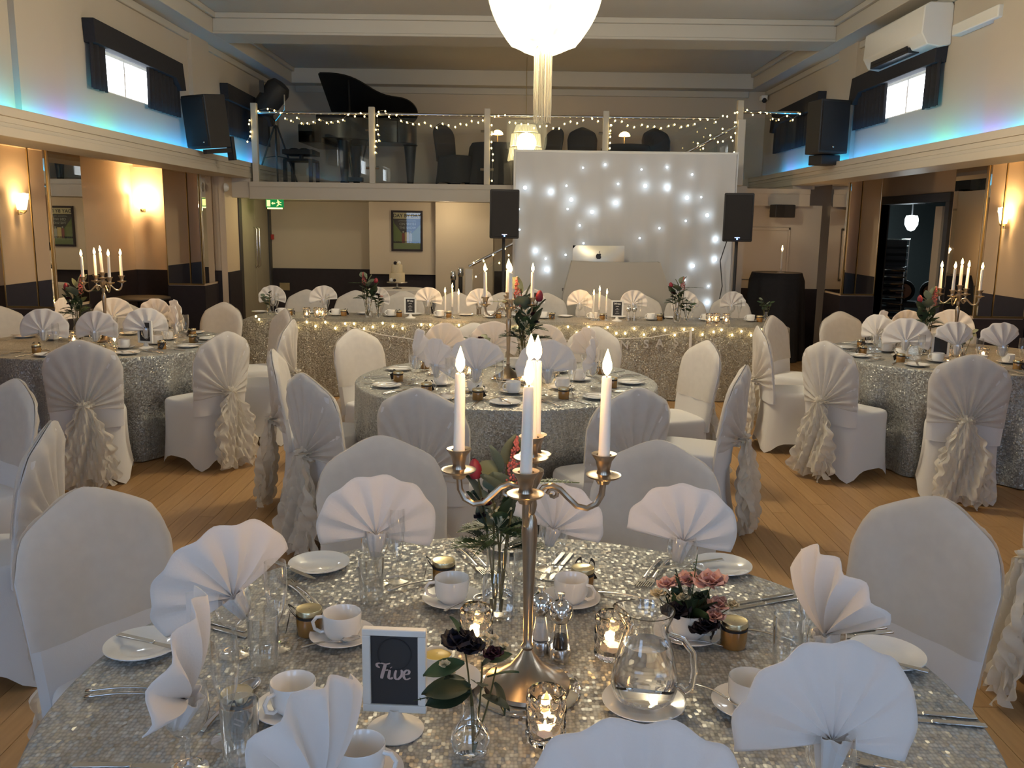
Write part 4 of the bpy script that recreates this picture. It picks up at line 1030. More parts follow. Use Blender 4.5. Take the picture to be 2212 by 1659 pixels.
MB().box(HXL + .02, HXR - .02, HY0 + .02, HY1 - .02, .72, .745).build('table_top', 'doordark', t)
for x in (-2.4, -.9, .9, 2.4):
    for y in (HY0 + .12, HY1 - .12): MB().tube([(x, y, .72), (x, y, .006)], .016).build('leg', 'steel', t)
def hcl(u, v):
    # loop round the table; v from the middle of the top out and down
    P = 2 * (HXR - HXL) + 2 * (HY1 - HY0); s = u * P; W_ = HXR - HXL; D_ = HY1 - HY0
    if s < W_: x, y, nx, ny = HXL + s, HY0, 0, -1
    elif s < W_ + D_: x, y, nx, ny = HXR, HY0 + s - W_, 1, 0
    elif s < 2 * W_ + D_: x, y, nx, ny = HXR - (s - W_ - D_), HY1, 0, 1
    else: x, y, nx, ny = HXL, HY1 - (s - 2 * W_ - D_), -1, 0
    if v < .3:
        k = v / .3; cy = (HY0 + HY1) / 2; cx = max(HXL + .35, min(HXR - .35, x))
        return (cx + (x - cx) * k, cy + (y - cy) * k, .758)
    q = (v - .3) / .7; f = .010 * sin(s * 7 + 1) + .008 * sin(s * 15.3) + .006 * sin(s * 4.1)
    o_ = .012 + .02 * q + f * min(1, q * 2)
    return (x + nx * o_, y + ny * o_, .756 - .748 * q if q > 0 else .758)
tag(MB().grid(hcl, 360, 22, True).build('sequin_tablecloth', 'sequin_far'), 'champagne sequin floor length cloth on the long head table', 'tablecloth')
# lights and letter bunting on the head table front
HT = [(-2.68, .69), (-2.62, .78), (-2.59, .75), (-2.31, .74), (-2.22, .68), (-2.11, .73), (-2.02, .69), (-1.92, .73), (-1.82, .67), (-1.72, .72), (-1.63, .72), (-1.53, .67), (-1.44, .69), (-1.34, .73), (-1.24, .7), (-1.14, .68), (-.95, .72), (-.86, .72), (-.75, .67), (-.66, .71), (-.57, .72), (-.47, .72), (-.37, .72), (-.27, .72), (-.18, .73), (-.05, .69), (.02, .7), (.17, .69), (.33, .67), (.43, .68), (.53, .72), (.62, .66), (.74, .72), (.84, .67), (.93, .72), (1.02, .66), (1.11, .66), (1.2, .71), (1.3, .65), (1.4, .71), (1.51, .7), (1.61, .65), (1.7, .71), (1.79, .71), (1.89, .66), (2.0, .69), (2.08, .71), (2.19, .66), (2.28, .7), (2.38, .66), (2.48, .72), (2.62, .71)]
fairy([(x * .96, .757 - (.757 - (1.7 - (1.7 - z) * .96)) * 1.0 - .035) for x, z in HT if -2.7 < x < 2.7][1:], HY0 - .045, 'warm fairy lights pinned along the front of the head table', 'fairy lights on the head table')
t = thing('letter_bunting', 'pale glitter letter bunting hanging on the front of the head table', 'bunting')
pts = [(-1.62, .70), (-1.3, .62), (-.95, .575), (-.5, .60), (-.1, .56), (.4, .59), (.9, .61), (1.3, .63), (1.68, .70)]
MB().tube([(x, HY0 - .05, z) for x, z in pts], .004, 5).build('ribbon', 'napkin', t)
for ch, x, z in (('I', -.83, .535), ('D', -.76, .535), ('E', -.66, .54), ('N', 1.06, .555), ('S', 1.27, .565), ('A', 1.40, .575), ('S', 1.56, .59)):
    text('letter', ch, .115, 'glitter', t, (x, HY0 - .055, z), ext=.002, bold=.002)
for x in (-1.62, 1.70): MB().box(x - .012, x + .012, HY0 - .05, HY0 - .044, .52, .71).build('ribbon_tail', 'napkin', t)

# ================================================================== TABLEWARE PROTOTYPES (origin at the base)
def P_wine():
    t = thing('wine_glass', 'x', 'glass')
    MB().lathe([(.001, .002), (.033, .002), (.034, .004), (.012, .008), (.005, .016), (.004, .055), (.008, .066), (.024, .076), (.037, .098), (.0395, .115), (.038, .142), (.0365, .155)], 24).build('goblet', 'glass', t)
    return Proto(t)
def P_flute():
    t = thing('champagne_flute', 'x', 'glass')
    MB().lathe([(.001, .002), (.030, .002), (.031, .004), (.009, .008), (.004, .016), (.004, .06), (.010, .075), (.021, .11), (.0255, .15), (.0245, .185), (.0235, .205)], 24).build('flute', 'glass', t)
    return Proto(t)
def P_tumbler():
    t = thing('water_tumbler', 'x', 'glass')
    MB().lathe([(.001, .002), (.029, .002), (.030, .005), (.0335, .12), (.0325, .12), (.0285, .014), (.001, .013)], 24).build('tumbler', 'glass', t)
    return Proto(t)
def P_plate():
    t = thing('side_plate', 'x', 'plate')
    MB().lathe([(.001, .0015), (.048, .0015), (.052, .004), (.08, .0125), (.084, .0145), (.0835, .0165), (.079, .0155), (.052, .0085), (.048, .0065), (.001, .0062)], 40).build('dish', 'china', t)
    return Proto(t)
def P_cup():
    t = thing('coffee_cup', 'x', 'cup')
    MB().lathe([(.001, .003), (.026, .003), (.028, 0), (.030, .003), (.039, .012), (.0425, .025), (.0438, .060), (.0428, .062), (.0412, .060), (.0402, .024), (.036, .011), (.001, .009)], 32).build('bowl', 'china', t)
    MB().tube([(-.042, 0, .052), (-.057, 0, .051), (-.066, 0, .039), (-.062, 0, .023), (-.048, 0, .015), (-.038, 0, .017)], .0042, 8).build('handle', 'china', t)
    return Proto(t)
def P_saucer():
    t = thing('saucer', 'x', 'saucer')
    MB().lathe([(.001, .0015), (.03, .0015), (.04, .004), (.072, .0145), (.075, .0165), (.0745, .018), (.071, .0175), (.04, .0075), (.03, .0055), (.001, .0052)], 40).build('dish', 'china', t)
    return Proto(t)
def shape_flat(out, th=.0016):
    return MB().prism(out, 0, th, 'z')
def P_knife():
    t = thing('table_knife', 'x', 'knife')
    shape_flat([(-.007, -.10), (.007, -.10), (.0065, -.01), (.005, 0), (-.005, 0), (-.0065, -.01)], .004).build('handle', 'steel', t, bevel=.0012)
    shape_flat([(-.005, 0), (.006, 0), (.0085, .04), (.008, .085), (.003, .108), (-.003, .11), (-.0055, .09)], .0012).build('blade', 'steel', t)
    return Proto(t)
def P_fork():
    t = thing('table_fork', 'x', 'fork')
    MB().grid(lambda u, v: ((.0035 + .0035 * abs(v - .55) ** .8) * (2 * u - 1), -.10 + .16 * v, .003 + .006 * sin(v * pi) + (.0012 if 0 < u < 1 else 0)), 4, 12).build('handle', 'steel', t, solid=.0022)
    b = MB().prism([(-.006, .058), (.006, .058), (.0105, .072), (.0105, .082), (-.0105, .082), (-.0105, .072)], .003, .0048, 'z')
    for k in range(4):
        x = -.0087 + .0058 * k; b.box(x - .0014, x + .0014, .08, .115, .003, .0046)
    b.build('tines', 'steel', t)
    return Proto(t)
def P_spoon(name='teaspoon', s=1.):
    t = thing(name, 'x', 'spoon')
    MB().grid(lambda u, v: (s * (.002 + .0028 * abs(v - .6) ** .7) * (2 * u - 1), s * (-.075 + .09 * v), .002 + s * .005 * sin(v * pi)), 4, 10).build('handle', 'steel', t, solid=.0018)
    MB().grid(lambda u, v: (s * .0135 * v * cos(2 * pi * u), s * (.035 + .021 * v * sin(2 * pi * u)), .001 + s * .006 * v * v), 16, 5, True).build('bowl', 'steel', t, solid=.0012)
    return Proto(t)
def P_jar():
    t = thing('honey_jar', 'x', 'jar')
    MB().lathe([(.001, 0), (.028, 0), (.030, .003), (.030, .044), (.026, .050), (.001, .050)], 28).build('jar_body', 'honey', t)
    MB().lathe([(.0285, .0502), (.0303, .051), (.0303, .0595), (.029, .062), (.025, .0608), (.001, .0608)], 28).build('lid', 'lid', t)
    r = MB().lathe([(.0302, .0425), (.0308, .0425), (.0308, .0485), (.0302, .0485)], 24).build('ribbon_band', 'ribbon', t)
    b = MB()
    for s in (-1, 1):
        b.grid(lambda u, v, s=s: (.030 + .014 * sin(pi * u) + .004 * (v - .5), s * (.004 + .022 * u + .002 * sin(9 * u)), .046 + .022 * sin(pi * u * .9) + .007 * (v - .5)), 8, 2)
    b.build('bow', 'ribbon', t, solid=.0006)
    tg = MB().box(-.015, .015, -.0008, 0, -.026, .018).xf(Matrix.Translation((.047, -.006, .032)) @ Matrix.Rotation(radians(70), 4, 'Z') @ Matrix.Rotation(radians(28), 4, 'Y') @ Matrix.Rotation(radians(-14), 4, 'X')).build('tag', 'tag', t)
    q = MB().box(-.009, .009, -.0016, -.0008, -.004, -.001).box(-.007, .007, -.0016, -.0008, -.012, -.0095).xf(Matrix.Translation((.047, -.006, .032)) @ Matrix.Rotation(radians(70), 4, 'Z') @ Matrix.Rotation(radians(28), 4, 'Y') @ Matrix.Rotation(radians(-14), 4, 'X')).build('tag_writing', 'tagprint', tg)
    return Proto(t)
def fan_mesh(span, R, npl, amp, bend, lop=0., seed=0):
    rr = random.Random(seed); jit = [rr.uniform(-.5, .5) for _ in range(npl + 3)]
    nU = npl * 8
    def fn(u, v):
        phi = pi / 2 + radians(span) * (u - .5) + lop * v * sin(u * pi)
        x_ = u * npl; i = int(x_); k = x_ - i; kk = k * k * (3 - 2 * k)
        wob = jit[i] * (1 - kk) + jit[i + 1] * kk
        sw = sin(2 * pi * x_)                      # soft pleats, sharper towards the apex
        tri = sw * (.65 + .35 * abs(sw))
        r = R * (v ** .9) * (1 + .012 * sw * v + .035 * wob * v - .05 * (2 * abs(u - .5)) ** 6)
        y = amp * tri * (.35 + .65 * sin(pi * min(1, v * .8))) + bend * v * v + .014 * v * sin(u * 5 + seed) + .01 * v * wob
        return (r * cos(phi) + .004 * (u - .5), y, r * sin(phi))
    b = MB().grid(fn, nU, 12)
    # bunched tail inside the glass
    b.grid(lambda u, v: ((.025 - .013 * v) * cos(2 * pi * u) * (1 + .18 * sin(14 * pi * u)), (.025 - .013 * v) * sin(2 * pi * u) * (1 + .18 * sin(14 * pi * u)), .010 - .066 * v), 42, 6, True)
    return b.mesh('fan', 'napkin', 50)
fanA = fan_mesh(212, .150, 7, .0085, .02, 0, 1)
fanB = fan_mesh(190, .155, 6, .010, .03, .1, 2)
fanD = fan_mesh(78, .165, 4, .012, .03, .05, 5)
fanC = fan_mesh(130, .165, 5, .013, .035, -.1, 3)
def napkin(me, loc, rz, label, group, tilt=0., roll=0., scale=1.):
    t = bpy.data.objects.new('fan_napkin', me); COL.objects.link(t)
    t.location = loc; t.rotation_euler = (tilt, roll, rz); t.scale = (scale,) * 3
    t.modifiers.new('solid', 'SOLIDIFY').thickness = .0016
    return tag(t, label, 'napkin', group)
wineP, fluteP, tumP, plateP, cupP, saucerP, knifeP, forkP, spoonP, jarP = P_wine(), P_flute(), P_tumbler(), P_plate(), P_cup(), P_saucer(), P_knife(), P_fork(), P_spoon(), P_jar()
ZT = .7585
def P_tealight():
    t = thing('tealight_holder', 'x', 'candle holder')
    def body(u, v):
        a = 2 * pi * u; row = v * 4
        bump = abs(sin(5 * a + (pi / 2) * (int(row) % 2))) ** .7 * abs(sin(pi * row)) ** .7
        r = .0345 + .0042 * bump - .002 * max(0., v - .93) * 14
        return (r * cos(a), r * sin(a), .002 + .098 * v)
    g = MB().grid(body, 60, 24, True); n0 = len(g.v) - 60
    def inner(u, v):
        a = 2 * pi * u; return ((.0315 - .002 * (1 - v)) * cos(a), (.0315 - .002 * (1 - v)) * sin(a), .014 + .086 * v)
    g.grid(inner, 60, 6, True); n1 = len(g.v) - 60; i0 = n1 - 6 * 60
    for k in range(60): g.f.append((n0 + k, n0 + (k + 1) % 60, n1 + (k + 1) % 60, n1 + k))
    g.f.append(tuple(range(60))); g.f.append(tuple(i0 + k for k in range(60)))
    g.build('cut_glass', 'facetglass', t, sharp=60)
    c = MB().lathe([(.001, .016), (.019, .016), (.019, .030), (.001, .030)], 16).build('wax_cup', 'wax', t)
    MB().lathe([(.0005, .03), (.006, .038), (.007, .045), (.004, .056), (.0005, .066)], 10).build('flame', 'flame', t)
    return Proto(t)
tealP = P_tealight()
def P_candelabra():
    t = thing('candelabra', 'x', 'candelabra')
    MB().lathe([(.001, .004), (.085, .004), (.09, .008), (.088, .016), (.06, .03), (.035, .05), (.018, .072), (.010, .085), (.014, .092), (.009, .1), (.0095, .12), (.0105, .2), (.0135, .29), (.0165, .335), (.0145, .36), (.009, .372), (.012, .38), (.014, .392), (.010, .42), (.02, .44), (.026, .455), (.026, .462), (.012, .468), (.012, .475), (.02, .482)], 28, capb=True).build('stem', 'pewter', t)
    noz = [(.001, -.012), (.012, -.012), (.016, -.004), (.032, .002), (.0345, .006), (.030, .005), (.014, .008), (.012, .016), (.016, .034), (.0245, .046), (.0245, .048), (.015, .046), (.012, .034), (.001, .03)]
    MB().lathe(noz, 24, (0, 0, .482)).build('nozzle', 'pewter', t)
    for k in range(4):
        a = k * pi / 2 + .02
        c, s = cos(a), sin(a)
        prof = [(.016, .415), (.03, .43), (.045, .428), (.052, .415), (.047, .404), (.038, .407), (.040, .418)][::-1] if 0 else [(.014, .412), (.026, .428), (.042, .432), (.058, .425), (.075, .408), (.092, .392), (.112, .388), (.130, .398), (.140, .418), (.142, .44)]
        ar = MB().tube([(r * c, r * s, z) for r, z in prof], [.005, .0055, .006, .006, .006, .006, .006, .0065, .0065, .006], 8).build('arm', 'pewter', t)
        MB().tube([((.045 - .012 * cos(q * .9) * (1 - q / 12) - .0) * c, (.045 - .012 * cos(q * .9) * (1 - q / 12)) * s, .415 + .012 * sin(q * .9) * (1 - q / 12)) for q in range(8)], .0042, 6).build('scroll', 'pewter', ar)
        MB().lathe(noz, 24, (.142 * c, .142 * s, .452)).build('nozzle', 'pewter', ar)
    return Proto(t)
def P_candle(L=.165):
    t = thing('taper_candle', 'x', 'candle')
    MB().lathe([(.001, 0), (.0115, 0), (.0105, L * .5), (.0098, L - .004), (.0085, L), (.003, L - .003), (.001, L - .003)], 16).build('candle_wax', 'wax', t)
    MB().tube([(0, 0, L - .004), (.001, 0, L + .006)], .0012, 6).build('wick', 'wick', t)
    f = MB().lathe([(.0005, L + .002), (.0055, L + .007), (.0092, L + .016), (.0088, L + .027), (.005, L + .040), (.0004, L + .054)], 12).build('flame', 'flame', t)
    return Proto(t)
candelP, candleP = P_candelabra(), P_candle()
def P_smallmirror():
    t = thing('mirror_base', 'x', 'mirror')
    MB().lathe([(.001, 0), (.108, 0), (.11, .002), (.11, .006), (.107, .008), (.001, .008)], 48).build('disc', 'mirror', t)
    return Proto(t)
mirP = P_smallmirror()
def candelabra_set(c, rz, lab, lights):
    z0 = ZT
    mirP.put((c[0], c[1], z0), 0, 'round mirror plate under the candelabra on the ' + lab, 'candelabra mirror plates')
    candelP.put((c[0], c[1], z0 + .005), rz, 'five armed pewter candelabra on the ' + lab, 'candelabras')
    names = ['centre', 'right', 'back', 'left', 'front']
    for k in range(5):
        if k == 0: p = (c[0], c[1], z0 + .005 + .518)
        else:
            a = (k - 1) * pi / 2 + .02 + rz; p = (c[0] + .142 * cos(a), c[1] + .142 * sin(a), z0 + .005 + .488)
        tl = random.uniform(-.02, .02)
        cd = candleP.put(p, 0, 'lit ivory taper candle on the %s arm, candelabra of the %s' % (names[k], lab), 'taper candles on the candelabras', rot=(tl, random.uniform(-.025, .025), k * 1.3), scale=(1, 1, .97 + .06 * ((k * 37) % 5) / 5))
        if lights: lamp('flame_light', (0, 0, .205), FLAME_W, (1, .58, .22), .012, cd)
        elif k == 0: lamp('flame_light', (0, 0, .23), FLAME_W * 4, (1, .58, .22), .05, cd)
candelabra_set((.034, 1.685), -.1, 'nearest table', True)
candelabra_set((-.042, 5.37), .06, 'middle table', False)
candelabra_set((-3.155, 6.8), .75, 'left table', False)
candelabra_set((3.325, 6.7), -.8, 'right table', False)
# ================================================================== FLOWERS
def leafmesh(m, L=1., W=.3, curl=.15):
    return MB().grid(lambda u, v: (W * (2 * u - 1) * sin(pi * min(1, v * .97 + .03)) ** .8 * .5, L * v, curl * v * v + .10 * W * abs(2 * u - 1)), 4, 8).mesh('leaf', m)
LEAF = {k: leafmesh(k, 1, w_, c) for k, w_, c in (('leaf', .55, -.2), ('leafdark', .6, -.25), ('euc', .95, -.1))}
def orient(o, d, roll=0.):
    o.rotation_mode = 'QUATERNION'
    o.rotation_quaternion = Vector(d).to_track_quat('Y', 'Z') @ Matrix.Rotation(roll, 3, 'Y').to_quaternion()
def leaf(t, kind, p, d, L, roll=0.):
    o = mkobj('leaf', LEAF[kind], t, p); orient(o, d, roll); o.scale = (L, L, L); return o
def frond(t, p, d, L, m='leaf', n=16, w_=.28, droop=.25):
    D = Vector(d).normalized(); S_ = D.cross(Vector((0, 0, 1))); S_ = S_.normalized() if S_.length > .1 else Vector((1, 0, 0))
    b = MB(); pts = []
    for k in range(n + 1):
        u = k / n; pts.append(Vector(p) + D * (L * u) + Vector((0, 0, -droop * L * u * u)))
    b.tube(pts, .0012, 4)
    for k in range(2, n + 1):
        u = k / n; w2 = L * w_ * sin(pi * (u * .85 + .12)) 
        for s in (-1, 1):
            q = pts[k]; e = q + S_ * (s * w2) + D * (w2 * .6) + Vector((0, 0, random.uniform(-.1, .12) * w2))
            f = (e - q).normalized(); side = f.cross(Vector((0, 0, 1))) * (w2 * .2)
            mid = q.lerp(e, .5)
            b.add([q, mid + side, e, mid - side], [(0, 1, 2, 3)])
            for j in (.35, .65):
                m_ = q.lerp(e, j)
                for s2 in (-1, 1):
                    e2 = m_ + f * (w2 * .34) + f.cross(Vector((0, 0, 1))) * (s2 * w2 * .4)
                    b.add([m_, m_.lerp(e2, .5) + f * w2 * .12, e2], [(0, 1, 2)])
    return b.build('fern_frond', m, t)
def stem(t, a, b_, r=.0018, m='stem', bow=.0):
    A, B = Vector(a), Vector(b_)
    mid = A.lerp(B, .5) + Vector((bow, bow * .5, 0))
    return MB().tube([A, A.lerp(mid, .5) + Vector((bow * .2, 0, 0)), mid, mid.lerp(B, .5) + Vector((bow * .2, 0, 0)), B], r, 6).build('stem', m, t)
def blossom(t, c, r, m, n=9, name='blossom', seed=0):
    rr = random.Random(seed); b = MB()
    for ring in range(3):
        for k in range(n - ring * 2):
            a = 2 * pi * k / (n - ring * 2) + ring * .5; el = (.15 + .5 * ring) + rr.uniform(-.15, .15)
            d = Vector((cos(a) * cos(el), sin(a) * cos(el), sin(el)))
            s = d.cross(Vector((0, 0, 1))).normalized(); up = s.cross(d)
            R = r * (1 - .2 * ring)
            b.grid(lambda u, v: Vector(c) + d * (R * v) + s * (R * .8 * (2 * u - 1) * sin(pi * (.15 + .8 * v)) ) + up * (R * (.25 * v * v - .12 * (2 * u - 1) ** 2 * v + .08 * sin(7 * u + 3 * v + k))), 4, 4)
    return b.build(name, m, t)
def tulip(t, c, d, r, m):
    b = MB().lathe([(.0008, 0), (r * .55, r * .15), (r * .8, r * .8), (r * .72, r * 1.5), (r * .45, r * 2.1), (r * .15, r * 2.4)], 12)
    q = Vector(d).to_track_quat('Z', 'Y').to_matrix().to_4x4()
    b.xf(Matrix.Translation(c) @ q)
    return b.build('tulip_bloom', m, t)
def plume(t, p, d, L, w_, m):
    D = Vector(d).normalized(); b = MB(); rr = random.Random(int(L * 1e4))
    for k in range(150):
        u = rr.random() ** .8; a = rr.random() * 6.3; r = w_ * (1 - u) ** .7 * rr.random() ** .5
        q = Vector(p) + D * (L * u) + Vector((cos(a) * r, sin(a) * r, 0)) + Vector((0, 0, r * .35)); b.ball(q, L * .018 + .0008, 5)
    return b.build('astilbe_plume', m, t)
def berries(t, c, r, m, n=22):
    b = MB(); rr = random.Random(n)
    for k in range(n):
        a = rr.random() * 6.3; q = Vector(c) + Vector((cos(a) * r * rr.random(), sin(a) * r * rr.random(), r * .9 * (rr.random() - .2))); b.ball(q, r * .13, 6)
        b.tube([Vector(c) + Vector((0, 0, -r * .9)), q], .0006, 4, False)
    return b.build('berries', m, t)

# ================================================================== THE NEAREST TABLE
N1 = 'on the nearest table'
# plates
for p, rz, lab in (((-.815, 1.835), .3, 'at the left edge'), ((-.533, 2.325), 0, 'at the back left'), ((.585, 2.355), 0, 'at the back right beside the pink flowers'), ((.835, 1.845), 0, 'at the right edge behind the big fan napkin'), ((-.005, 2.50), 0, 'at the far edge behind the tall vase')):
    plateP.put((p[0], p[1], ZT), rz, 'white side plate %s of the nearest table' % lab, 'side plates on the nearest table')
# knives on the plates
def cut(P_, x, y, deg, lab, grp, z=ZT + .0008, tilt=0.):
    P_.put((x, y, z), 0, lab, grp, rot=(tilt, 0, radians(deg)))
gk, gf = 'table knives on the nearest table', 'table forks on the nearest table'
cut(knifeP, -.79, 1.83, -110, 'steel knife lying across the side plate at the left edge', gk, ZT + .0175)
cut(knifeP, -.60, 2.27, -130, 'steel knife leaning off the side plate at the back left', gk, ZT + .0175)
cut(knifeP, .50, 2.345, 110, 'steel knife lying on the side plate at the back right', gk, ZT + .0175)
cut(knifeP, .80, 1.80, 60, 'steel knife lying on the side plate at the right edge', gk, ZT + .0175)
for dx in (0, .022):
    cut(forkP, -.755 + dx * .4, 1.655 - dx, -86, 'fork beside the left plate, %s of the pair' % ('farther' if dx == 0 else 'nearer'), gf)
    cut(knifeP, -.705 + dx * .5, 1.965 - dx * 1.2, 65, 'knife behind the left plate, %s of the pair' % ('farther' if dx == 0 else 'nearer'), gk)
    cut(forkP, -.55 + dx, 2.145 - dx * .4, 35, 'fork behind the second fan napkin from the left, %s of the pair' % ('left' if dx == 0 else 'right'), gf)
    cut(forkP, -.12 + dx * 1.2, 2.385 - dx * .2, 205, 'fork at the far edge left of the tall vase, %s of the pair' % ('left' if dx == 0 else 'right'), gf)
    cut(knifeP, .115 + dx * 1.1, 2.36 - dx * .1, 160, 'knife at the far edge right of the candelabra, %s of the pair' % ('left' if dx == 0 else 'right'), gk)
    cut(forkP, .38 + dx * 1.1, 2.32 - dx * .1, 155, 'fork at the far edge behind the pink flowers, %s of the pair' % ('left' if dx == 0 else 'right'), gf)
    cut(knifeP, .64 + dx * .3, 2.15 - dx * 1.1, 112, 'knife in front of the back right plate, %s of the pair' % ('farther' if dx == 0 else 'nearer'), gk)
    cut(knifeP, .80 + dx * .3, 1.97 - dx, 105, 'knife behind the plate at the right edge, %s of the pair' % ('farther' if dx == 0 else 'nearer'), gk)
    cut(knifeP, .815 + dx * .2, 1.615 - dx * 1.3, 82, 'knife in front of the plate at the right edge, %s of the pair' % ('farther' if dx == 0 else 'nearer'), gk)
cut(forkP, .70, 1.41, 62, 'fork at the bottom right below the big fan napkin', gf)
cut(forkP, -.235, 2.215, -60, 'fork lying left of the cup beside the tall vase', gf)
cut(forkP, .27, 2.155, 70, 'fork lying right of the honey jar behind the pepper mill', gf)
cut(knifeP, -.66, 1.405, -88, 'knife at the bottom left edge of the nearest table', gk)
spoonP2 = Proto(P_spoon('dessert_spoon', 1.5).root)
cut(spoonP2, -.545, 1.62, -15, 'long spoon between the two goblets at the left', 'spoons on the nearest table')
cut(spoonP2, .565, 1.965, 55, 'long spoon behind the honey jar beside the pink flowers', 'spoons on the nearest table')
# cups, saucers, teaspoons
def cupset(x, y, rz, lab, z=ZT, cup=True, sp=(.045, -.03, 40)):
    saucerP.put((x, y, z), 0, 'saucer under the cup ' + lab if cup else lab, 'saucers')
    if cup: cupP.put((x, y, z + .0056), rz, 'white coffee cup ' + lab, 'coffee cups')
    if sp: spoonP.put((x + sp[0], y + sp[1], z + .0165), 0, 'teaspoon by the cup ' + lab if cup else 'teaspoon on the ' + lab, 'teaspoons', rot=(.04, .0, radians(sp[2])))
cupset(-.150, 2.105, .2, 'left of the tall vase on the nearest table', sp=(.045, -.035, -50))
cupset(.15, 2.115, 2.6, 'behind the pepper mill on the nearest table', sp=None)
cupset(-.385, 1.895, .1, 'behind the Five sign on the nearest table', sp=(-.005, -.052, -75))
cupset(-.42, 1.585, .9, 'left of the Five sign on the nearest table', sp=None)
cupset(-.255, 1.38, 2.9, 'at the bottom edge below the Five sign', sp=None)
cupset(.475, 1.625, 2.4, 'at the right of the water jug on the nearest table', sp=(-.05, .01, -140))
# honey jars
gj = 'honey jar favours on the nearest table'
jarP.put((-.467, 1.925, ZT), radians(200), 'honey jar with black tag beside the cup behind the Five sign', gj)
jarP.put((-.181, 2.235, ZT), radians(195), 'honey jar with black tag behind the cup left of the tall vase', gj)
jarP.put((.185, 2.2, ZT), radians(75), 'honey jar with black bow behind the pepper mill', gj)
jarP.put((.508, 1.895, ZT), radians(185), 'honey jar with black tag right of the pink flower cup', gj)
jarP.put((-.518, 1.55, ZT), radians(300), 'honey jar half hidden behind the flute at the left', gj)
# goblets with fan napkins
gn, gg = 'fan napkins on the nearest table', 'napkin goblets on the nearest table'
for (x, y), me, rz, roll, tilt, sc, lab in (
    ((-.357, 2.22), fanA, .1, .05, .05, 1.06, 'blush lit, behind the left tumbler'),
    ((-.606, 1.815), fanB, .55, -.5, .1, 1.06, 'at the left, leaning over the left plate'),
    ((-.555, 1.395), fanC, 1.72, -.3, .32, 1.12, 'at the bottom left, seen nearly edge on'),
    ((-.275, 1.145), fanC, 1.2, .05, .2, 1.0, 'at the bottom edge left of the Five sign'),
    ((.172, 1.07), fanB, .0, .0, .0, 1.05, 'at the bottom edge in front of the water jug'),
    ((.515, 1.30), fanA, .05, .1, -.05, 1.08, 'large, at the right in front of the right plate'),
    ((.635, 1.675), fanC, -1.2, -.05, .25, 1.05, 'at the right, seen nearly edge on before the right chair'),
    ((.442, 2.20), fanB, .0, .22, .0, .98, 'blush lit, at the back right beside the pink flowers'),
    ((.11, 2.28), fanB, -.2, .25, .0, .85, 'at the far edge behind the candelabra')):
    wineP.put((x, y, ZT), 0, 'goblet holding the fan napkin ' + lab, gg)
    napkin(me, (x, y, ZT + .135), rz, 'white pleated fan napkin ' + lab, gn, tilt, roll, sc)
for x, y, lab in ((-.52, 1.845, 'right of the leaning fan napkin at the left'), (-.515, 1.485, 'beside the edge on napkin at the bottom left'), (-.305, 2.235, 'right of the blush lit fan napkin'), (.10, 2.33, 'at the far edge right of the candelabra stem'), (.655, 1.85, 'left of the napkin at the right chair')):
    fluteP.put((x, y, ZT), 0, 'empty champagne flute ' + lab, 'champagne flutes on the nearest table')
for x, y, lab in ((-.528, 1.765, 'in front of the leaning fan napkin at the left'), (-.47, 1.415, 'at the bottom left edge'), (-.352, 2.105, 'in front of the blush lit fan napkin'), (.035, 2.28, 'behind the candelabra stem'), (.60, 1.80, 'right of the honey jar beside the pink flowers'), (.545, 1.52, 'beside the large fan napkin at the right')):
    tumP.put((x, y, ZT), 0, 'empty water tumbler ' + lab, 'water tumblers on the nearest table')
# tealights
def teal(x, y, lab, w=FLAME_W * .5):
    t = tealP.put((x, y, ZT), random.random() * 6, 'lit tealight in cut glass ' + lab, 'tealight holders')
    if w: lamp('flame_light', (0, 0, .05), w, (1, .55, .2), .01, t)
teal(.067, 1.505, 'in front of the candelabra on the nearest table'); teal(-.078, 1.86, 'behind the bud vase on the nearest table'); teal(.222, 1.835, 'half hidden left of the water jug')
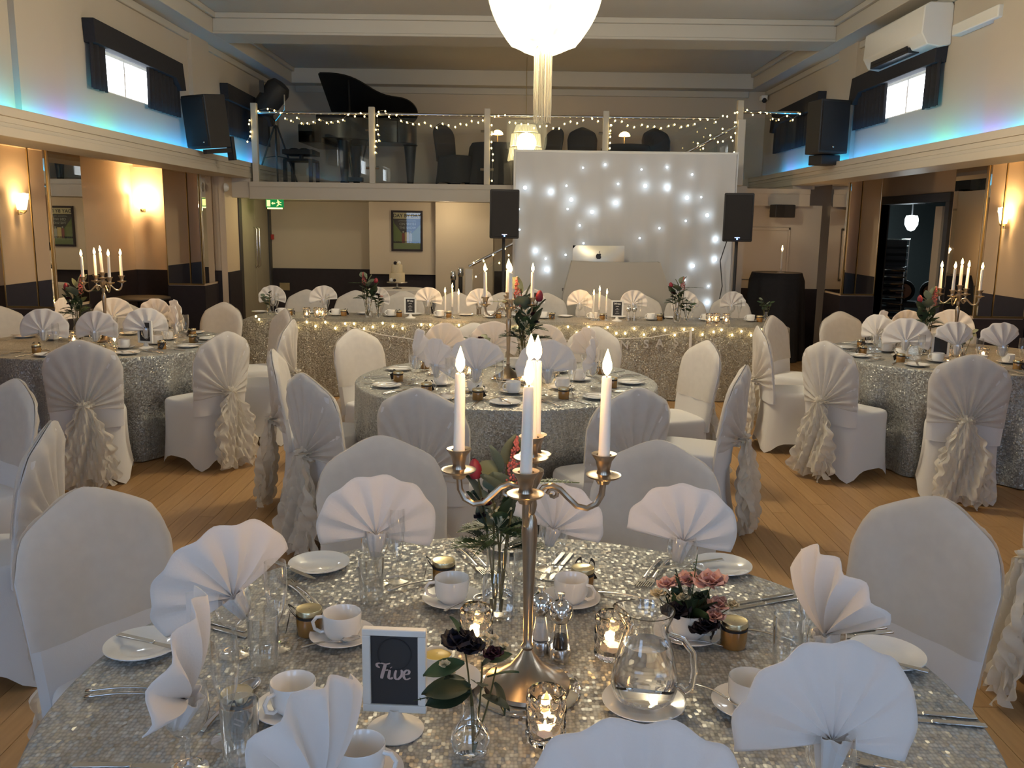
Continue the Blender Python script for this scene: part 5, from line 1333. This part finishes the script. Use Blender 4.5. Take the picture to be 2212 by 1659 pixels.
# number sign
t = thing('table_sign', 'white framed table number sign reading Five', 'sign', (-.215, 1.53, ZT), radians(-3))
MB().lathe([(.001, .0), (.052, .0), (.054, .003), (.051, .006), (.035, .012), (.02, .02), (.013, .032), (.012, .045)], 28).build('foot', 'white', t)
fr = MB().box(-.0595, .0595, -.008, .008, .04, .055).box(-.0595, .0595, -.008, .008, .192, .205).box(-.0595, -.044, -.008, .008, .055, .192).box(.044, .0595, -.008, .008, .055, .192)
fr.build('frame', 'white', t, bevel=.002)
MB().box(-.045, .045, -.003, .003, .054, .193).build('card', 'slate', t)
def ribbon(mb, pts, wd, y0=-.0046, y1=-.003):
    # calligraphic stroke: flat ribbon of varying width through the points
    P = [Vector((x, z)) for x, z in pts]; Q = []
    for i in range(len(P) - 1):
        p0, p1, p2, p3_ = P[max(i - 1, 0)], P[i], P[i + 1], P[min(i + 2, len(P) - 1)]
        for j in range(6):
            u = j / 6; Q.append(.5 * (2 * p1 + (p2 - p0) * u + (2 * p0 - 5 * p1 + 4 * p2 - p3_) * u * u + (3 * p1 - p0 - 3 * p2 + p3_) * u ** 3))
    Q.append(P[-1]); n_ = len(Q); L_, R_ = [], []
    for i, q in enumerate(Q):
        d = (Q[min(i + 1, n_ - 1)] - Q[max(i - 1, 0)]).normalized(); nn = Vector((-d.y, d.x))
        w2 = wd * (.35 + .65 * abs(d.y)) * .5 * (1 - .4 * (abs(2 * i / (n_ - 1) - 1) ** 6))
        L_.append(q + nn * w2); R_.append(q - nn * w2)
    v = [(p.x, y0, p.y) for p in L_] + [(p.x, y0, p.y) for p in R_] + [(p.x, y1, p.y) for p in L_] + [(p.x, y1, p.y) for p in R_]
    f = []
    for i in range(n_ - 1):
        f += [(i, i + 1, n_ + i + 1, n_ + i), (2 * n_ + i, 3 * n_ + i, 3 * n_ + i + 1, 2 * n_ + i + 1), (i, 2 * n_ + i, 2 * n_ + i + 1, i + 1), (n_ + i, n_ + i + 1, 3 * n_ + i + 1, 3 * n_ + i)]
    mb.add(v, f)
lt = MB(); k_ = .0105; ox, oz = -.0335, .106
for st, wd in (([(.55, 2.1), (.15, 2.35), (.1, 2.8), (.7, 2.95), (1.5, 2.8), (2.2, 3.0)], .45), ([(1.45, 2.85), (1.2, 1.8), (.95, .9), (.8, .05)], .62), ([(1.0, 1.6), (1.6, 1.65), (1.85, 1.8)], .4),
               ([(2.15, 1.75), (2.0, .9), (1.95, .3), (2.25, .05), (2.6, .3)], .5), ([(3.15, 1.75), (2.95, .95), (3.0, .2), (3.45, .05), (4.0, .8), (4.05, 1.55), (3.85, 1.75)], .48), ([(2.3, 2.25), (2.36, 2.15)], .5), ([(4.5, .95), (5.1, 1.15), (5.2, 1.6), (4.85, 1.8), (4.4, 1.3), (4.35, .5), (4.75, .05), (5.4, .35)], .45)):
    ribbon(lt, [(ox + x * k_ * 1.12, oz + z * k_) for x, z in st], wd * k_)
lt.build('lettering', 'pinkprint', t)
MB().lathe([(.03, .0), (.032, 0), (.032, .001), (.03, .001)], 30).xf(Matrix.Translation((0, -.0034, .155)) @ Matrix.Rotation(pi / 2, 4, 'X')).build('card_ring', 'tag', t)
# shakers
for x, y, m_, lab in ((.066, 1.85, 'salt', 'salt mill behind the candelabra foot'), (.108, 1.815, 'pepper', 'pepper mill right of the candelabra foot')):
    t = thing('shaker_mill', 'chrome topped clear ' + lab, 'mill', (x, y, ZT), 0, 'salt and pepper mills')
    MB().lathe([(.001, 0), (.0245, 0), (.0245, .028), (.022, .032), (.001, .032)], 24).build('base', 'steel', t)
    MB().lathe([(.022, .032), (.0215, .05), (.0165, .075), (.0145, .09)], 24).build('clear_body', 'glass', t)
    MB().lathe([(.001, .033), (.017, .034), (.013, .058), (.001, .062)] if m_ == 'pepper' else [(.001, .033), (.018, .034), (.014, .075), (.001, .078)], 16).build('contents', m_, t)
    MB().lathe([(.0145, .088), (.024, .098), (.0275, .112), (.0245, .128), (.012, .139), (.005, .142), (.005, .147), (.008, .149), (.008, .156), (.001, .157)], 24).build('dome_top', 'chrome', t)
# butter dish behind the sign
saucerP.put((-.135, 1.70, ZT), 0, 'white saucer behind the Five sign under the butter dish', 'saucers')
t = thing('butter_dish', 'small white ramekin with yellow butter half hidden behind the Five sign', 'butter dish', (-.155, 1.745, ZT + .0175))
MB().lathe([(.001, .0), (.027, .0), (.033, .03), (.031, .03), (.026, .004), (.001, .004)], 24).build('ramekin', 'china', t)
MB().lathe([(.0295, .024), (.02, .029), (.001, .030)], 20).build('butter', 'butter', t)
# water jug on saucer
saucerP.put((.265, 1.625, ZT), 0, 'white saucer under the glass water jug', 'saucers', scale=(1.1, 1.1, 1))
t = thing('water_jug', 'x', 'jug')
prof = [(.001, .003), (.05, .003), (.060, .010), (.0655, .03), (.066, .045), (.060, .075), (.052, .11), (.045, .135), (.0415, .148), (.043, .158), (.049, .172), (.0535, .187)]
def jug(off):
    P_ = prof
    def fn(u, v):
        k = v * (len(P_) - 1); i = min(int(k), len(P_) - 2); f = k - i
        r = P_[i][0] + (P_[i + 1][0] - P_[i][0]) * f - off; z = P_[i][1] + (P_[i + 1][1] - P_[i][1]) * f
        a = 2 * pi * u; sp = max(0, cos(a - pi * .98)) ** 6 * .014 * max(0, (z - .15) / .037)
        return ((r + sp) * cos(a), (r + sp) * sin(a), z + sp * .3)
    return fn
jb = MB().grid(jug(0), 48, 22, True).grid(jug(.0032), 48, 22, True)
for k in range(48): jb.f.append((22 * 48 + k, 22 * 48 + (k + 1) % 48, 23 * 48 + 22 * 48 + (k + 1) % 48, 23 * 48 + 22 * 48 + k))
jb.build('jug_glass', 'thickglass', t)
MB().lathe([(.001, .006), (.046, .007), (.0595, .02), (.0612, .045), (.055, .075), (.047, .108), (.0445, .118), (.001, .118)], 40).build('water', 'water', t)
MB().tube([(.040, -.02, .145), (.065, -.035, .142), (.083, -.045, .12), (.087, -.047, .085), (.084, -.045, .05), (.074, -.038, .038), (.062, -.03, .045)], .0065, 10).build('handle', 'thickglass', t)
jugP = Proto(t)
jugP.put((.265, 1.625, ZT + .0195), 0, 'glass jug of water with curved handle on the nearest table', 'water jugs')
jugP.put((.22, 5.52, ZT), .4, 'glass jug of water behind the candelabra on the middle table', 'water jugs')
jugP.put((-.14, 9.12, ZT), .2, 'glass jug of water on the head table', 'water jugs')
# pink flower cup
cupset(.412, 1.93, 2.6, 'used as a vase for the pink flowers', sp=(-.01, -.055, 80))
t = thing('flower_posy', 'posy of pink sweet peas and black scabious in the coffee cup', 'flowers', (.412, 1.93, ZT + .02))
for k, (dx, dy, dz, r, m_) in enumerate(((-.05, .02, .10, .022, 'blush'), (.0, .03, .105, .028, 'blush'), (.045, .0, .115, .034, 'blush'), (.065, -.01, .065, .024, 'blush'), (.05, -.03, .045, .022, 'blush'), (.03, -.045, .03, .026, 'blackflower'), (-.035, -.03, .055, .028, 'blackflower'), (.012, -.055, .025, .020, 'blackflower'), (.09, -.02, .07, .015, 'cream'), (-.075, .0, .085, .016, 'cream'), (-.02, -.02, .085, .014, 'berry'), (.02, .0, .08, .014, 'leafdark'))):
    stem(t, (dx * .1, dy * .1, .0), (dx, dy, dz - r * .3), .0012); blossom(t, (dx, dy, dz), r * 1.25, m_, 7, seed=k)
for k in range(9):
    a = k * 2.3; leaf(t, ('leafdark', 'leaf')[k % 2], (.01 * cos(a), .01 * sin(a), .03), (cos(a) * .8, sin(a) * .8, .9 + .3 * sin(k)), .075, a)
frond(t, (0, 0, .04), (-.35, -.1, 1), .12, 'leafdark', 10, .2, 0); frond(t, (0, 0, .04), (.1, .1, 1), .14, 'leaf', 10, .12, 0)
berries(t, (-.045, -.005, .075), .022, 'cream', 12)
# bud vase in front
t = thing('bud_vase', 'small round glass bud vase in front of the Five sign', 'vase', (-.07, 1.452, ZT))
MB().lathe([(.001, .002), (.02, .002), (.033, .012), (.037, .03), (.033, .05), (.02, .068), (.0145, .078), (.014, .098), (.0165, .106)], 28).build('vase_glass', 'glass', t)
MB().lathe([(.001, .005), (.02, .006), (.0335, .02), (.034, .036), (.03, .044), (.001, .044)], 24).build('water', 'water', t)
t = thing('flower_sprig', 'dark anemone and olive leaf sprig in the bud vase', 'flowers', (-.07, 1.452, ZT + .012))
for e in ((-.012, .005, .20), (.02, .0, .17), (.045, .0, .16), (.0, .0, .12)): stem(t, (.004, 0, .0), e, .0016, bow=.004)
blossom(t, (-.02, -.01, .21), .034, 'blackflower', 8, seed=3); blossom(t, (.0, -.02, .205), .028, 'blackflower', 7, seed=5); blossom(t, (.04, -.012, .19), .02, 'burgundy', 7, seed=6)
for k, (dx, dy, dz, r) in enumerate(((.025, -.01, .222, .008), (.04, .0, .215, .007), (-.045, -.012, .17, .008), (-.035, -.015, .155, .007), (-.05, 0, .155, .007), (.058, 0, .20, .007))): blossom(t, (dx, dy, dz), r * 1.4, 'cream', 5, seed=k)
for p, d, L, kd in (((-.01, 0, .2), (-.3, 0, 1), .06, 'leaf'), ((-.01, -.01, .17), (-1, -.1, -.12), .075, 'leaf'), ((.0, 0, .12), (-1, -.2, .12), .085, 'leafdark'), ((.0, 0, .11), (-1, -.3, .0), .08, 'leafdark'), ((.02, 0, .16), (.5, -.2, .8), .06, 'leafdark'), ((.03, 0, .14), (.9, -.2, .5), .06, 'leaf'), ((.02, -.01, .11), (.8, -.5, .1), .06, 'leafdark'), ((.04, 0, .13), (.5, -.2, -.8), .06, 'leafdark'), ((.03, 0, .17), (.9, 0, .45), .045, 'leaf'), ((.01, -.02, .14), (.2, -.6, .4), .055, 'leafdark'), ((-.01, -.01, .14), (-.5, -.5, .5), .05, 'leafdark')):
    leaf(t, kd, p, d, L, random.uniform(-.5, .5))
frond(t, (0, 0, .115), (-1, -.2, .0), .1, 'leafdark', 8, .12, .1)
# tall vase of flowers behind the candelabra
def tall_vase(x, y, lab, sc=1.):
    t = thing('cylinder_vase', 'tall clear glass bottle vase ' + lab, 'vase', (x, y, ZT), 0, 'tall glass vases')
    MB().lathe([(.001, .002), (.036, .002), (.0385, .006), (.0385, .075), (.036, .1), (.0285, .12), (.027, .14), (.0285, .195), (.0305, .205)], 28).build('vase_glass', 'glass', t)
    MB().lathe([(.001, .004), (.036, .006), (.0372, .01), (.0372, .06), (.001, .06)], 24).build('water', 'water', t)
    return t
tall_vase(-.033, 2.03, 'behind the candelabra on the nearest table')
def tall_flowers(x, y, lab, seed, mir=1):
    t = thing('flower_arrangement', lab, 'flowers', (x, y, ZT + .02), 0, 'tall flower arrangements')
    rr = random.Random(seed)
    for e in ((-.05 * mir, 0, .33), (.02 * mir, .01, .38), (.05 * mir, 0, .36), (-.01, -.01, .27), (.03 * mir, -.01, .25), (-.02, .01, .3)): stem(t, (rr.uniform(-.012, .012), rr.uniform(-.01, .01), 0), e, .0024, bow=rr.uniform(-.01, .01))
    tulip(t, (-.055 * mir, 0, .325), (-.1 * mir, 0, 1), .021, 'tulip')
    plume(t, (.03 * mir, .0, .30), (.08 * mir, 0, 1), .13, .022, 'astilbe')
    for p, d, L, kd in (((.0, .01, .34), (-.3, 0, 1), .07, 'euc'), ((.02, .01, .36), (.2, 0, 1), .075, 'euc'), ((.0, .01, .33), (-.8, 0, .5), .06, 'euc'), ((.03, .02, .37), (.5, .2, 1), .07, 'euc'), ((.0, .0, .29), (-.2, -.4, .9), .07, 'euc'), ((-.03, 0, .25), (-.35, 0, 1), .10, 'leafdark'), ((-.03, -.01, .2), (-.2, -.1, 1), .11, 'leafdark'), ((.01, -.01, .2), (.1, -.1, 1), .10, 'leafdark')):
        leaf(t, kd, (p[0] * mir, p[1], p[2]), (d[0] * mir, d[1], d[2]), L, rr.uniform(-.6, .6))
    berries(t, (.0, -.02, .24), .03, 'berry', 26)
    frond(t, (.0, 0, .21), (-1 * mir, -.2, .1), .10, 'leaf', 14, .3, .2); frond(t, (.0, 0, .2), (.6 * mir, -.4, .15), .10, 'leaf', 14, .3, .3); frond(t, (0, -.01, .2), (-.5 * mir, -.6, -.1), .09, 'leaf', 14, .3, .3)
    frond(t, (.02, 0, .32), (1 * mir, -.1, .08), .17, 'leaf', 16, .13, .05); frond(t, (.02, 0, .18), (1 * mir, .1, .35), .08, 'leafdark', 12, .3, .2)
    for k in range(9):
        a = k * .7 + .2; frond(t, (.01 * cos(a), .01 * sin(a), .15 + .012 * (k % 4)), (cos(a), sin(a) * .9, .55 + .35 * sin(k * 2)), .085 + .02 * (k % 3), ('leafdark', 'leaf')[k % 2], 12, .30, .25)
    for k in range(8):
        a = k * 2.4; leaf(t, ('leafdark', 'euc', 'leaf')[k % 3], (.012 * cos(a), .012 * sin(a), .19 + .016 * k), (cos(a) * .8, sin(a) * .6, .7), .07, rr.uniform(-.6, .6))
    blossom(t, (-.035 * mir, -.02, .27), .02, 'burgundy', 7, seed=seed); blossom(t, (-.045 * mir, -.01, .235), .016, 'blackflower', 7, seed=seed + 1)
    return t
tall_flowers(-.033, 2.03, 'tall arrangement with red tulip, berries and fern behind the candelabra of the nearest table', 1)

# ================================================================== PLACE SETTINGS ON THE OTHER ROUND TABLES
def place(c, deg, seat, tab, rr, detail=True):
    a = radians(deg); w_ = ' at the %s seat of the %s' % (seat, tab)
    def pt(r, s):  # r from centre, s sideways (to the sitter's left)
        return (c[0] + r * cos(a) - s * sin(a), c[1] + r * sin(a) + s * cos(a), ZT)
    face = a + pi / 2
    p = pt(.735, .17); plateP.put(p, 0, 'white side plate' + w_, 'side plates on the ' + tab)
    knifeP.put((p[0], p[1], ZT + .0175), 0, 'knife on the side plate' + w_, 'plate knives on the ' + tab, rot=(0, 0, face + .6))
    p = pt(.55, -.04); wineP.put(p, 0, 'stemmed goblet' + w_, 'napkin goblets on the ' + tab)
    me = rr.choice((fanA, fanB, fanA, fanC)); napkin(me, (p[0], p[1], ZT + .135), face + rr.uniform(-.5, .5), 'white pleated fan napkin' + w_, 'fan napkins on the ' + tab, rr.uniform(-.08, .08), rr.uniform(-.15, .15), rr.uniform(1.05, 1.18))
    p = pt(.58, .10); fluteP.put(p, 0, 'champagne flute' + w_, 'flutes on the ' + tab)
    p = pt(.42, .14); saucerP.put(p, 0, 'white saucer' + w_, 'saucers on the ' + tab); cupP.put((p[0], p[1], ZT + .0056), face + rr.uniform(-1, 1), 'white coffee cup' + w_, 'coffee cups on the ' + tab)
    p = pt(.66, .0); jarP.put(p, rr.uniform(0, 6.28), 'honey jar favour with black bow' + w_, 'honey jars on the ' + tab)
    for k, s in enumerate((-.13, -.152)): p = pt(.76, s); forkP.put((p[0], p[1], ZT + .0008), 0, 'fork%s, %s of the pair' % (w_, ('inner', 'outer')[k]), 'forks on the ' + tab, rot=(0, 0, face + rr.uniform(-.05, .05)))
    p = pt(.77, .02); knifeP.put((p[0], p[1], ZT + .0008), 0, 'table knife' + w_, 'knives on the ' + tab, rot=(0, 0, face + rr.uniform(-.5, .5)))
rr = random.Random(11)
for d, s_ in seat2: place(T2, d + 3, s_, 'middle table', rr)
for d, s_ in seat3: place(T3, d + 3, s_, 'left table', rr)
place(T3, -108, 'near left', 'left table', rr)
for d, s_ in seat4: place(T4, d + 3, s_, 'right table', rr)
place(T4, -76, 'near right', 'right table', rr)
W = FLAME_W * .8
teal(-.28, 5.42, 'left of the candelabra on the middle table', W); teal(.05, 5.2, 'in front of the candelabra on the middle table', W); teal(.22, 5.55, 'right of the candelabra on the middle table', 0)
teal(-3.32, 6.62, 'left of the candelabra on the left table', W); teal(-2.98, 6.55, 'right of the candelabra on the left table', W)
teal(3.18, 6.5, 'left of the candelabra on the right table', W); teal(3.42, 6.45, 'right of the candelabra on the right table', W)
tall_vase(.06, 5.42, 'on the middle table'); tall_flowers(.06, 5.42, 'tall arrangement with fern right of the candelabra on the middle table', 2, -1).scale = (1.45, 1.45, 1.4)
tall_vase(-3.36, 6.78, 'on the left table'); tall_flowers(-3.36, 6.78, 'tall arrangement with pink plume left of the candelabra on the left table', 3).scale = (1.2, 1.2, 1.15)
tall_vase(3.14, 6.78, 'on the right table'); tall_flowers(3.14, 6.78, 'tall arrangement with dark red blooms left of the candelabra on the right table', 4).scale = (1.2, 1.2, 1.15)
def small_posy(x, y, lab, vase, seed, mats=('euc', 'leaf'), bl=('burgundy',), z=ZT):
    t = thing('bud_vase', 'small clear glass vase ' + vase, 'vase', (x, y, z), 0, 'small glass vases')
    MB().lathe([(.001, .002), (.024, .002), (.028, .01), (.028, .05), (.016, .075), (.015, .095), (.018, .102)], 20).build('vase_glass', 'glass', t)
    t = thing('flower_sprig', lab, 'flowers', (x, y, z + .012), 0, 'small posies')
    rr = random.Random(seed)
    for k in range(5):
        a = rr.random() * 6.3; e = (.05 * cos(a), .05 * sin(a), .15 + .06 * rr.random()); stem(t, (0, 0, 0), e, .0018)
        for j in range(3):
            d = (cos(a + j), sin(a + j), .6); leaf(t, mats[k % len(mats)], (e[0] * .8, e[1] * .8, e[2] - .03 * j), d, .06 if mats[k % len(mats)] != 'euc' else .05, rr.uniform(-.7, .7))
    for k, m_ in enumerate(bl): a = k * 2.1 + seed; blossom(t, (.03 * cos(a), .03 * sin(a), .2 + .015 * k), .026, m_, 7, seed=k)
small_posy(-.24, 5.62, 'small posy with dark red bloom left of the candelabra on the middle table', 'left of the candelabra on the middle table', 1)
small_posy(.06, 5.72, 'small leafy sprig at the far side of the middle table', 'at the far side of the middle table', 2, ('leaf',), ('blackflower',))
small_posy(-2.93, 6.95, 'small posy with blush blooms right of the candelabra on the left table', 'right of the candelabra on the left table', 3, ('leaf',), ('blush', 'blush'))
small_posy(3.26, 6.42, 'round eucalyptus sprig in front of the candelabra on the right table', 'in front of the candelabra on the right table', 4, ('euc', 'euc'), ())
small_posy(3.02, 7.02, 'small leafy sprig at the far left of the right table', 'at the far left of the right table', 5, ('leafdark',), ('tulip',))
# framed signs and jugs on those tables, seen from behind
def frame_sign(x, y, rz, lab, txt=None):
    t = thing('table_sign', lab, 'sign', (x, y, ZT), rz, 'framed table signs')
    MB().lathe([(.001, 0), (.052, 0), (.052, .005), (.02, .018), (.012, .045)], 20).build('foot', 'white', t)
    MB().box(-.0595, .0595, -.008, .008, .04, .055).box(-.0595, .0595, -.008, .008, .192, .205).box(-.0595, -.044, -.008, .008, .055, .192).box(.044, .0595, -.008, .008, .055, .192).build('frame', 'white', t)
    MB().box(-.045, .045, -.003, .003, .054, .193).build('card', 'slate', t)
    if txt:
        text('lettering', txt, .028, 'white', t, (0, -.005, .172), ext=.0004, bold=.0008)
        for k, (zz, ww) in enumerate(((.145, .016), (.125, .008), (.112, .02), (.092, .012), (.078, .02))): MB().box(-ww, ww, -.0045, -.003, zz - .0015, zz + .0015).build('small_print', 'white', t)
frame_sign(-2.72, 6.48, 2.9, 'white framed table sign on the left table, landscape side shown'); frame_sign(3.08, 6.4, 2.8, 'white framed table sign on the right table beside the fan napkin')
frame_sign(.16, 5.62, 3.3, 'white framed table sign on the middle table beside the candelabra')

# ================================================================== THE HEAD TABLE
grp = ' on the head table'
for i, x in enumerate((-2.51, -1.99, -1.43, -.905, -.375, .17, .655, 1.21, 1.75, 2.225)):
    n_ = ' ' + HS[i]
    yb = 9.18 + .02 * sin(i)
    wineP.put((x, yb, ZT), 0, 'stemmed goblet on the head table' + n_, 'goblets on the head table')
    napkin((fanA, fanB)[i % 2], (x, yb, ZT + .14), pi + .25 * sin(i * 2.2), 'white pleated fan napkin on the head table' + n_, 'fan napkins on the head table', 0, .15 * sin(i * 1.7), .96)
    cx = x + .14 + .03 * sin(i); cy = 8.98
    saucerP.put((cx, cy, ZT), 0, 'white saucer on the head table' + n_, 'saucers on the head table'); cupP.put((cx, cy, ZT + .0056), .5 * sin(i), 'white coffee cup on the head table' + n_, 'coffee cups on the head table')
    jarP.put((cx + .085, cy - .02, ZT), i, 'honey jar favour on the head table' + n_, 'honey jars on the head table')
    plateP.put((x - .14, 9.17, ZT), 0, 'white side plate on the head table' + n_, 'side plates on the head table')
    fluteP.put((x + .06, 9.1, ZT), 0, 'champagne flute on the head table' + n_, 'flutes on the head table')
for k, (x, y) in enumerate(((-2.06, 8.74), (-1.965, 8.78), (-1.90, 8.72))): teal(x, y, 'at the left end of the head table, %s of three' % ('left', 'middle', 'right')[k], W if k == 1 else 0)
for k, (x, y) in enumerate(((1.91, 8.74), (1.98, 8.76), (2.07, 8.72))): teal(x, y, 'at the right end of the head table, %s of three' % ('left', 'middle', 'right')[k], W if k == 1 else 0)
frame_sign(-1.05, 8.84, 0, 'white framed menu card left of the left candle trio on the head table', 'Menu'); frame_sign(1.01, 8.84, 0, 'white framed menu card right of the right candle trio on the head table', 'Menu')
def P_stick():
    t = thing('glass_candlestick', 'x', 'candle holder')
    MB().lathe([(.001, 0), (.036, 0), (.036, .005), (.012, .012), (.009, .03), (.014, .04), (.009, .06), (.015, .085), (.015, .09), (.011, .09)], 16).build('holder', 'glass', t)
    return Proto(t)
stickP = P_stick()
def trio(xs, hs, y, lab):
    for k, (x, h) in enumerate(zip(xs, hs)):
        stickP.put((x, y + .03 * (k % 2), ZT), 0, 'small glass candlestick in the %s, %s one' % (lab, ('left', 'middle', 'right')[k]), 'glass candlesticks', scale=(1, 1, h))
        c = candleP.put((x, y + .03 * (k % 2), ZT + .07 * h), 0, 'lit thin white candle in the %s, %s one' % (lab, ('left', 'middle', 'right')[k]), 'thin candles on the head table', scale=(.85, .85, 1.1))
        if k == 1: lamp('flame_light', (0, 0, .21), FLAME_W * 2, (1, .58, .22), .03, c)
trio((-.705, -.635, -.57), (1.0, 1.6, .8), 8.86, 'left candle trio of the head table'); trio((.775, .835, .905), (1.0, 1.5, 1.15), 8.86, 'right candle trio of the head table')
tall_vase(-1.46, 8.82, 'at the left of the head table'); tall_flowers(-1.46, 8.82, 'arrangement with pink plume and dark blooms at the left of the head table', 7, -1).scale = (1.3, 1.3, 1.0)
tall_vase(1.60, 8.80, 'at the right of the head table'); tall_flowers(1.60, 8.80, 'arrangement with red bloom and trailing fern at the right of the head table', 8, 1).scale = (1.3, 1.3, 1.0)
small_posy(-1.36, 8.78, 'small fern posy beside the left head table arrangement', 'beside the left head table arrangement', 6, ('leafdark', 'leaf'), ('blush', 'blackflower'))
small_posy(1.70, 8.84, 'small leafy posy beside the right head table arrangement', 'beside the right head table arrangement', 7, ('leaf', 'leafdark'), ())
small_posy(-2.47, 8.86, 'eucalyptus sprig at the left end of the head table', 'at the left end of the head table', 8, ('euc', 'leafdark'), ())
small_posy(2.52, 8.95, 'bushy leaf sprig at the right end of the head table', 'at the right end of the head table', 9, ('leaf', 'euc'), ())
small_posy(.12, 9.12, 'fern and bloom sprig at the middle of the head table', 'at the middle of the head table', 10, ('leafdark', 'leaf'), ('burgundy',))
for k, x in enumerate((1.13, 1.19)):
    t = thing('shaker_mill', 'chrome topped mill beside the right menu card on the head table, %s of two' % ('left', 'right')[k], 'mill', (x, 8.9, ZT), 0, 'salt and pepper mills')
    MB().lathe([(.001, 0), (.0245, 0), (.0245, .028), (.001, .032)], 16).build('base', 'steel', t)
    MB().lathe([(.022, .03), (.0165, .075), (.0145, .09)], 16).build('clear_body', 'glass', t)
    MB().lathe([(.0145, .088), (.024, .098), (.0275, .112), (.0245, .128), (.012, .139), (.005, .15), (.001, .157)], 16).build('dome_top', 'chrome', t)
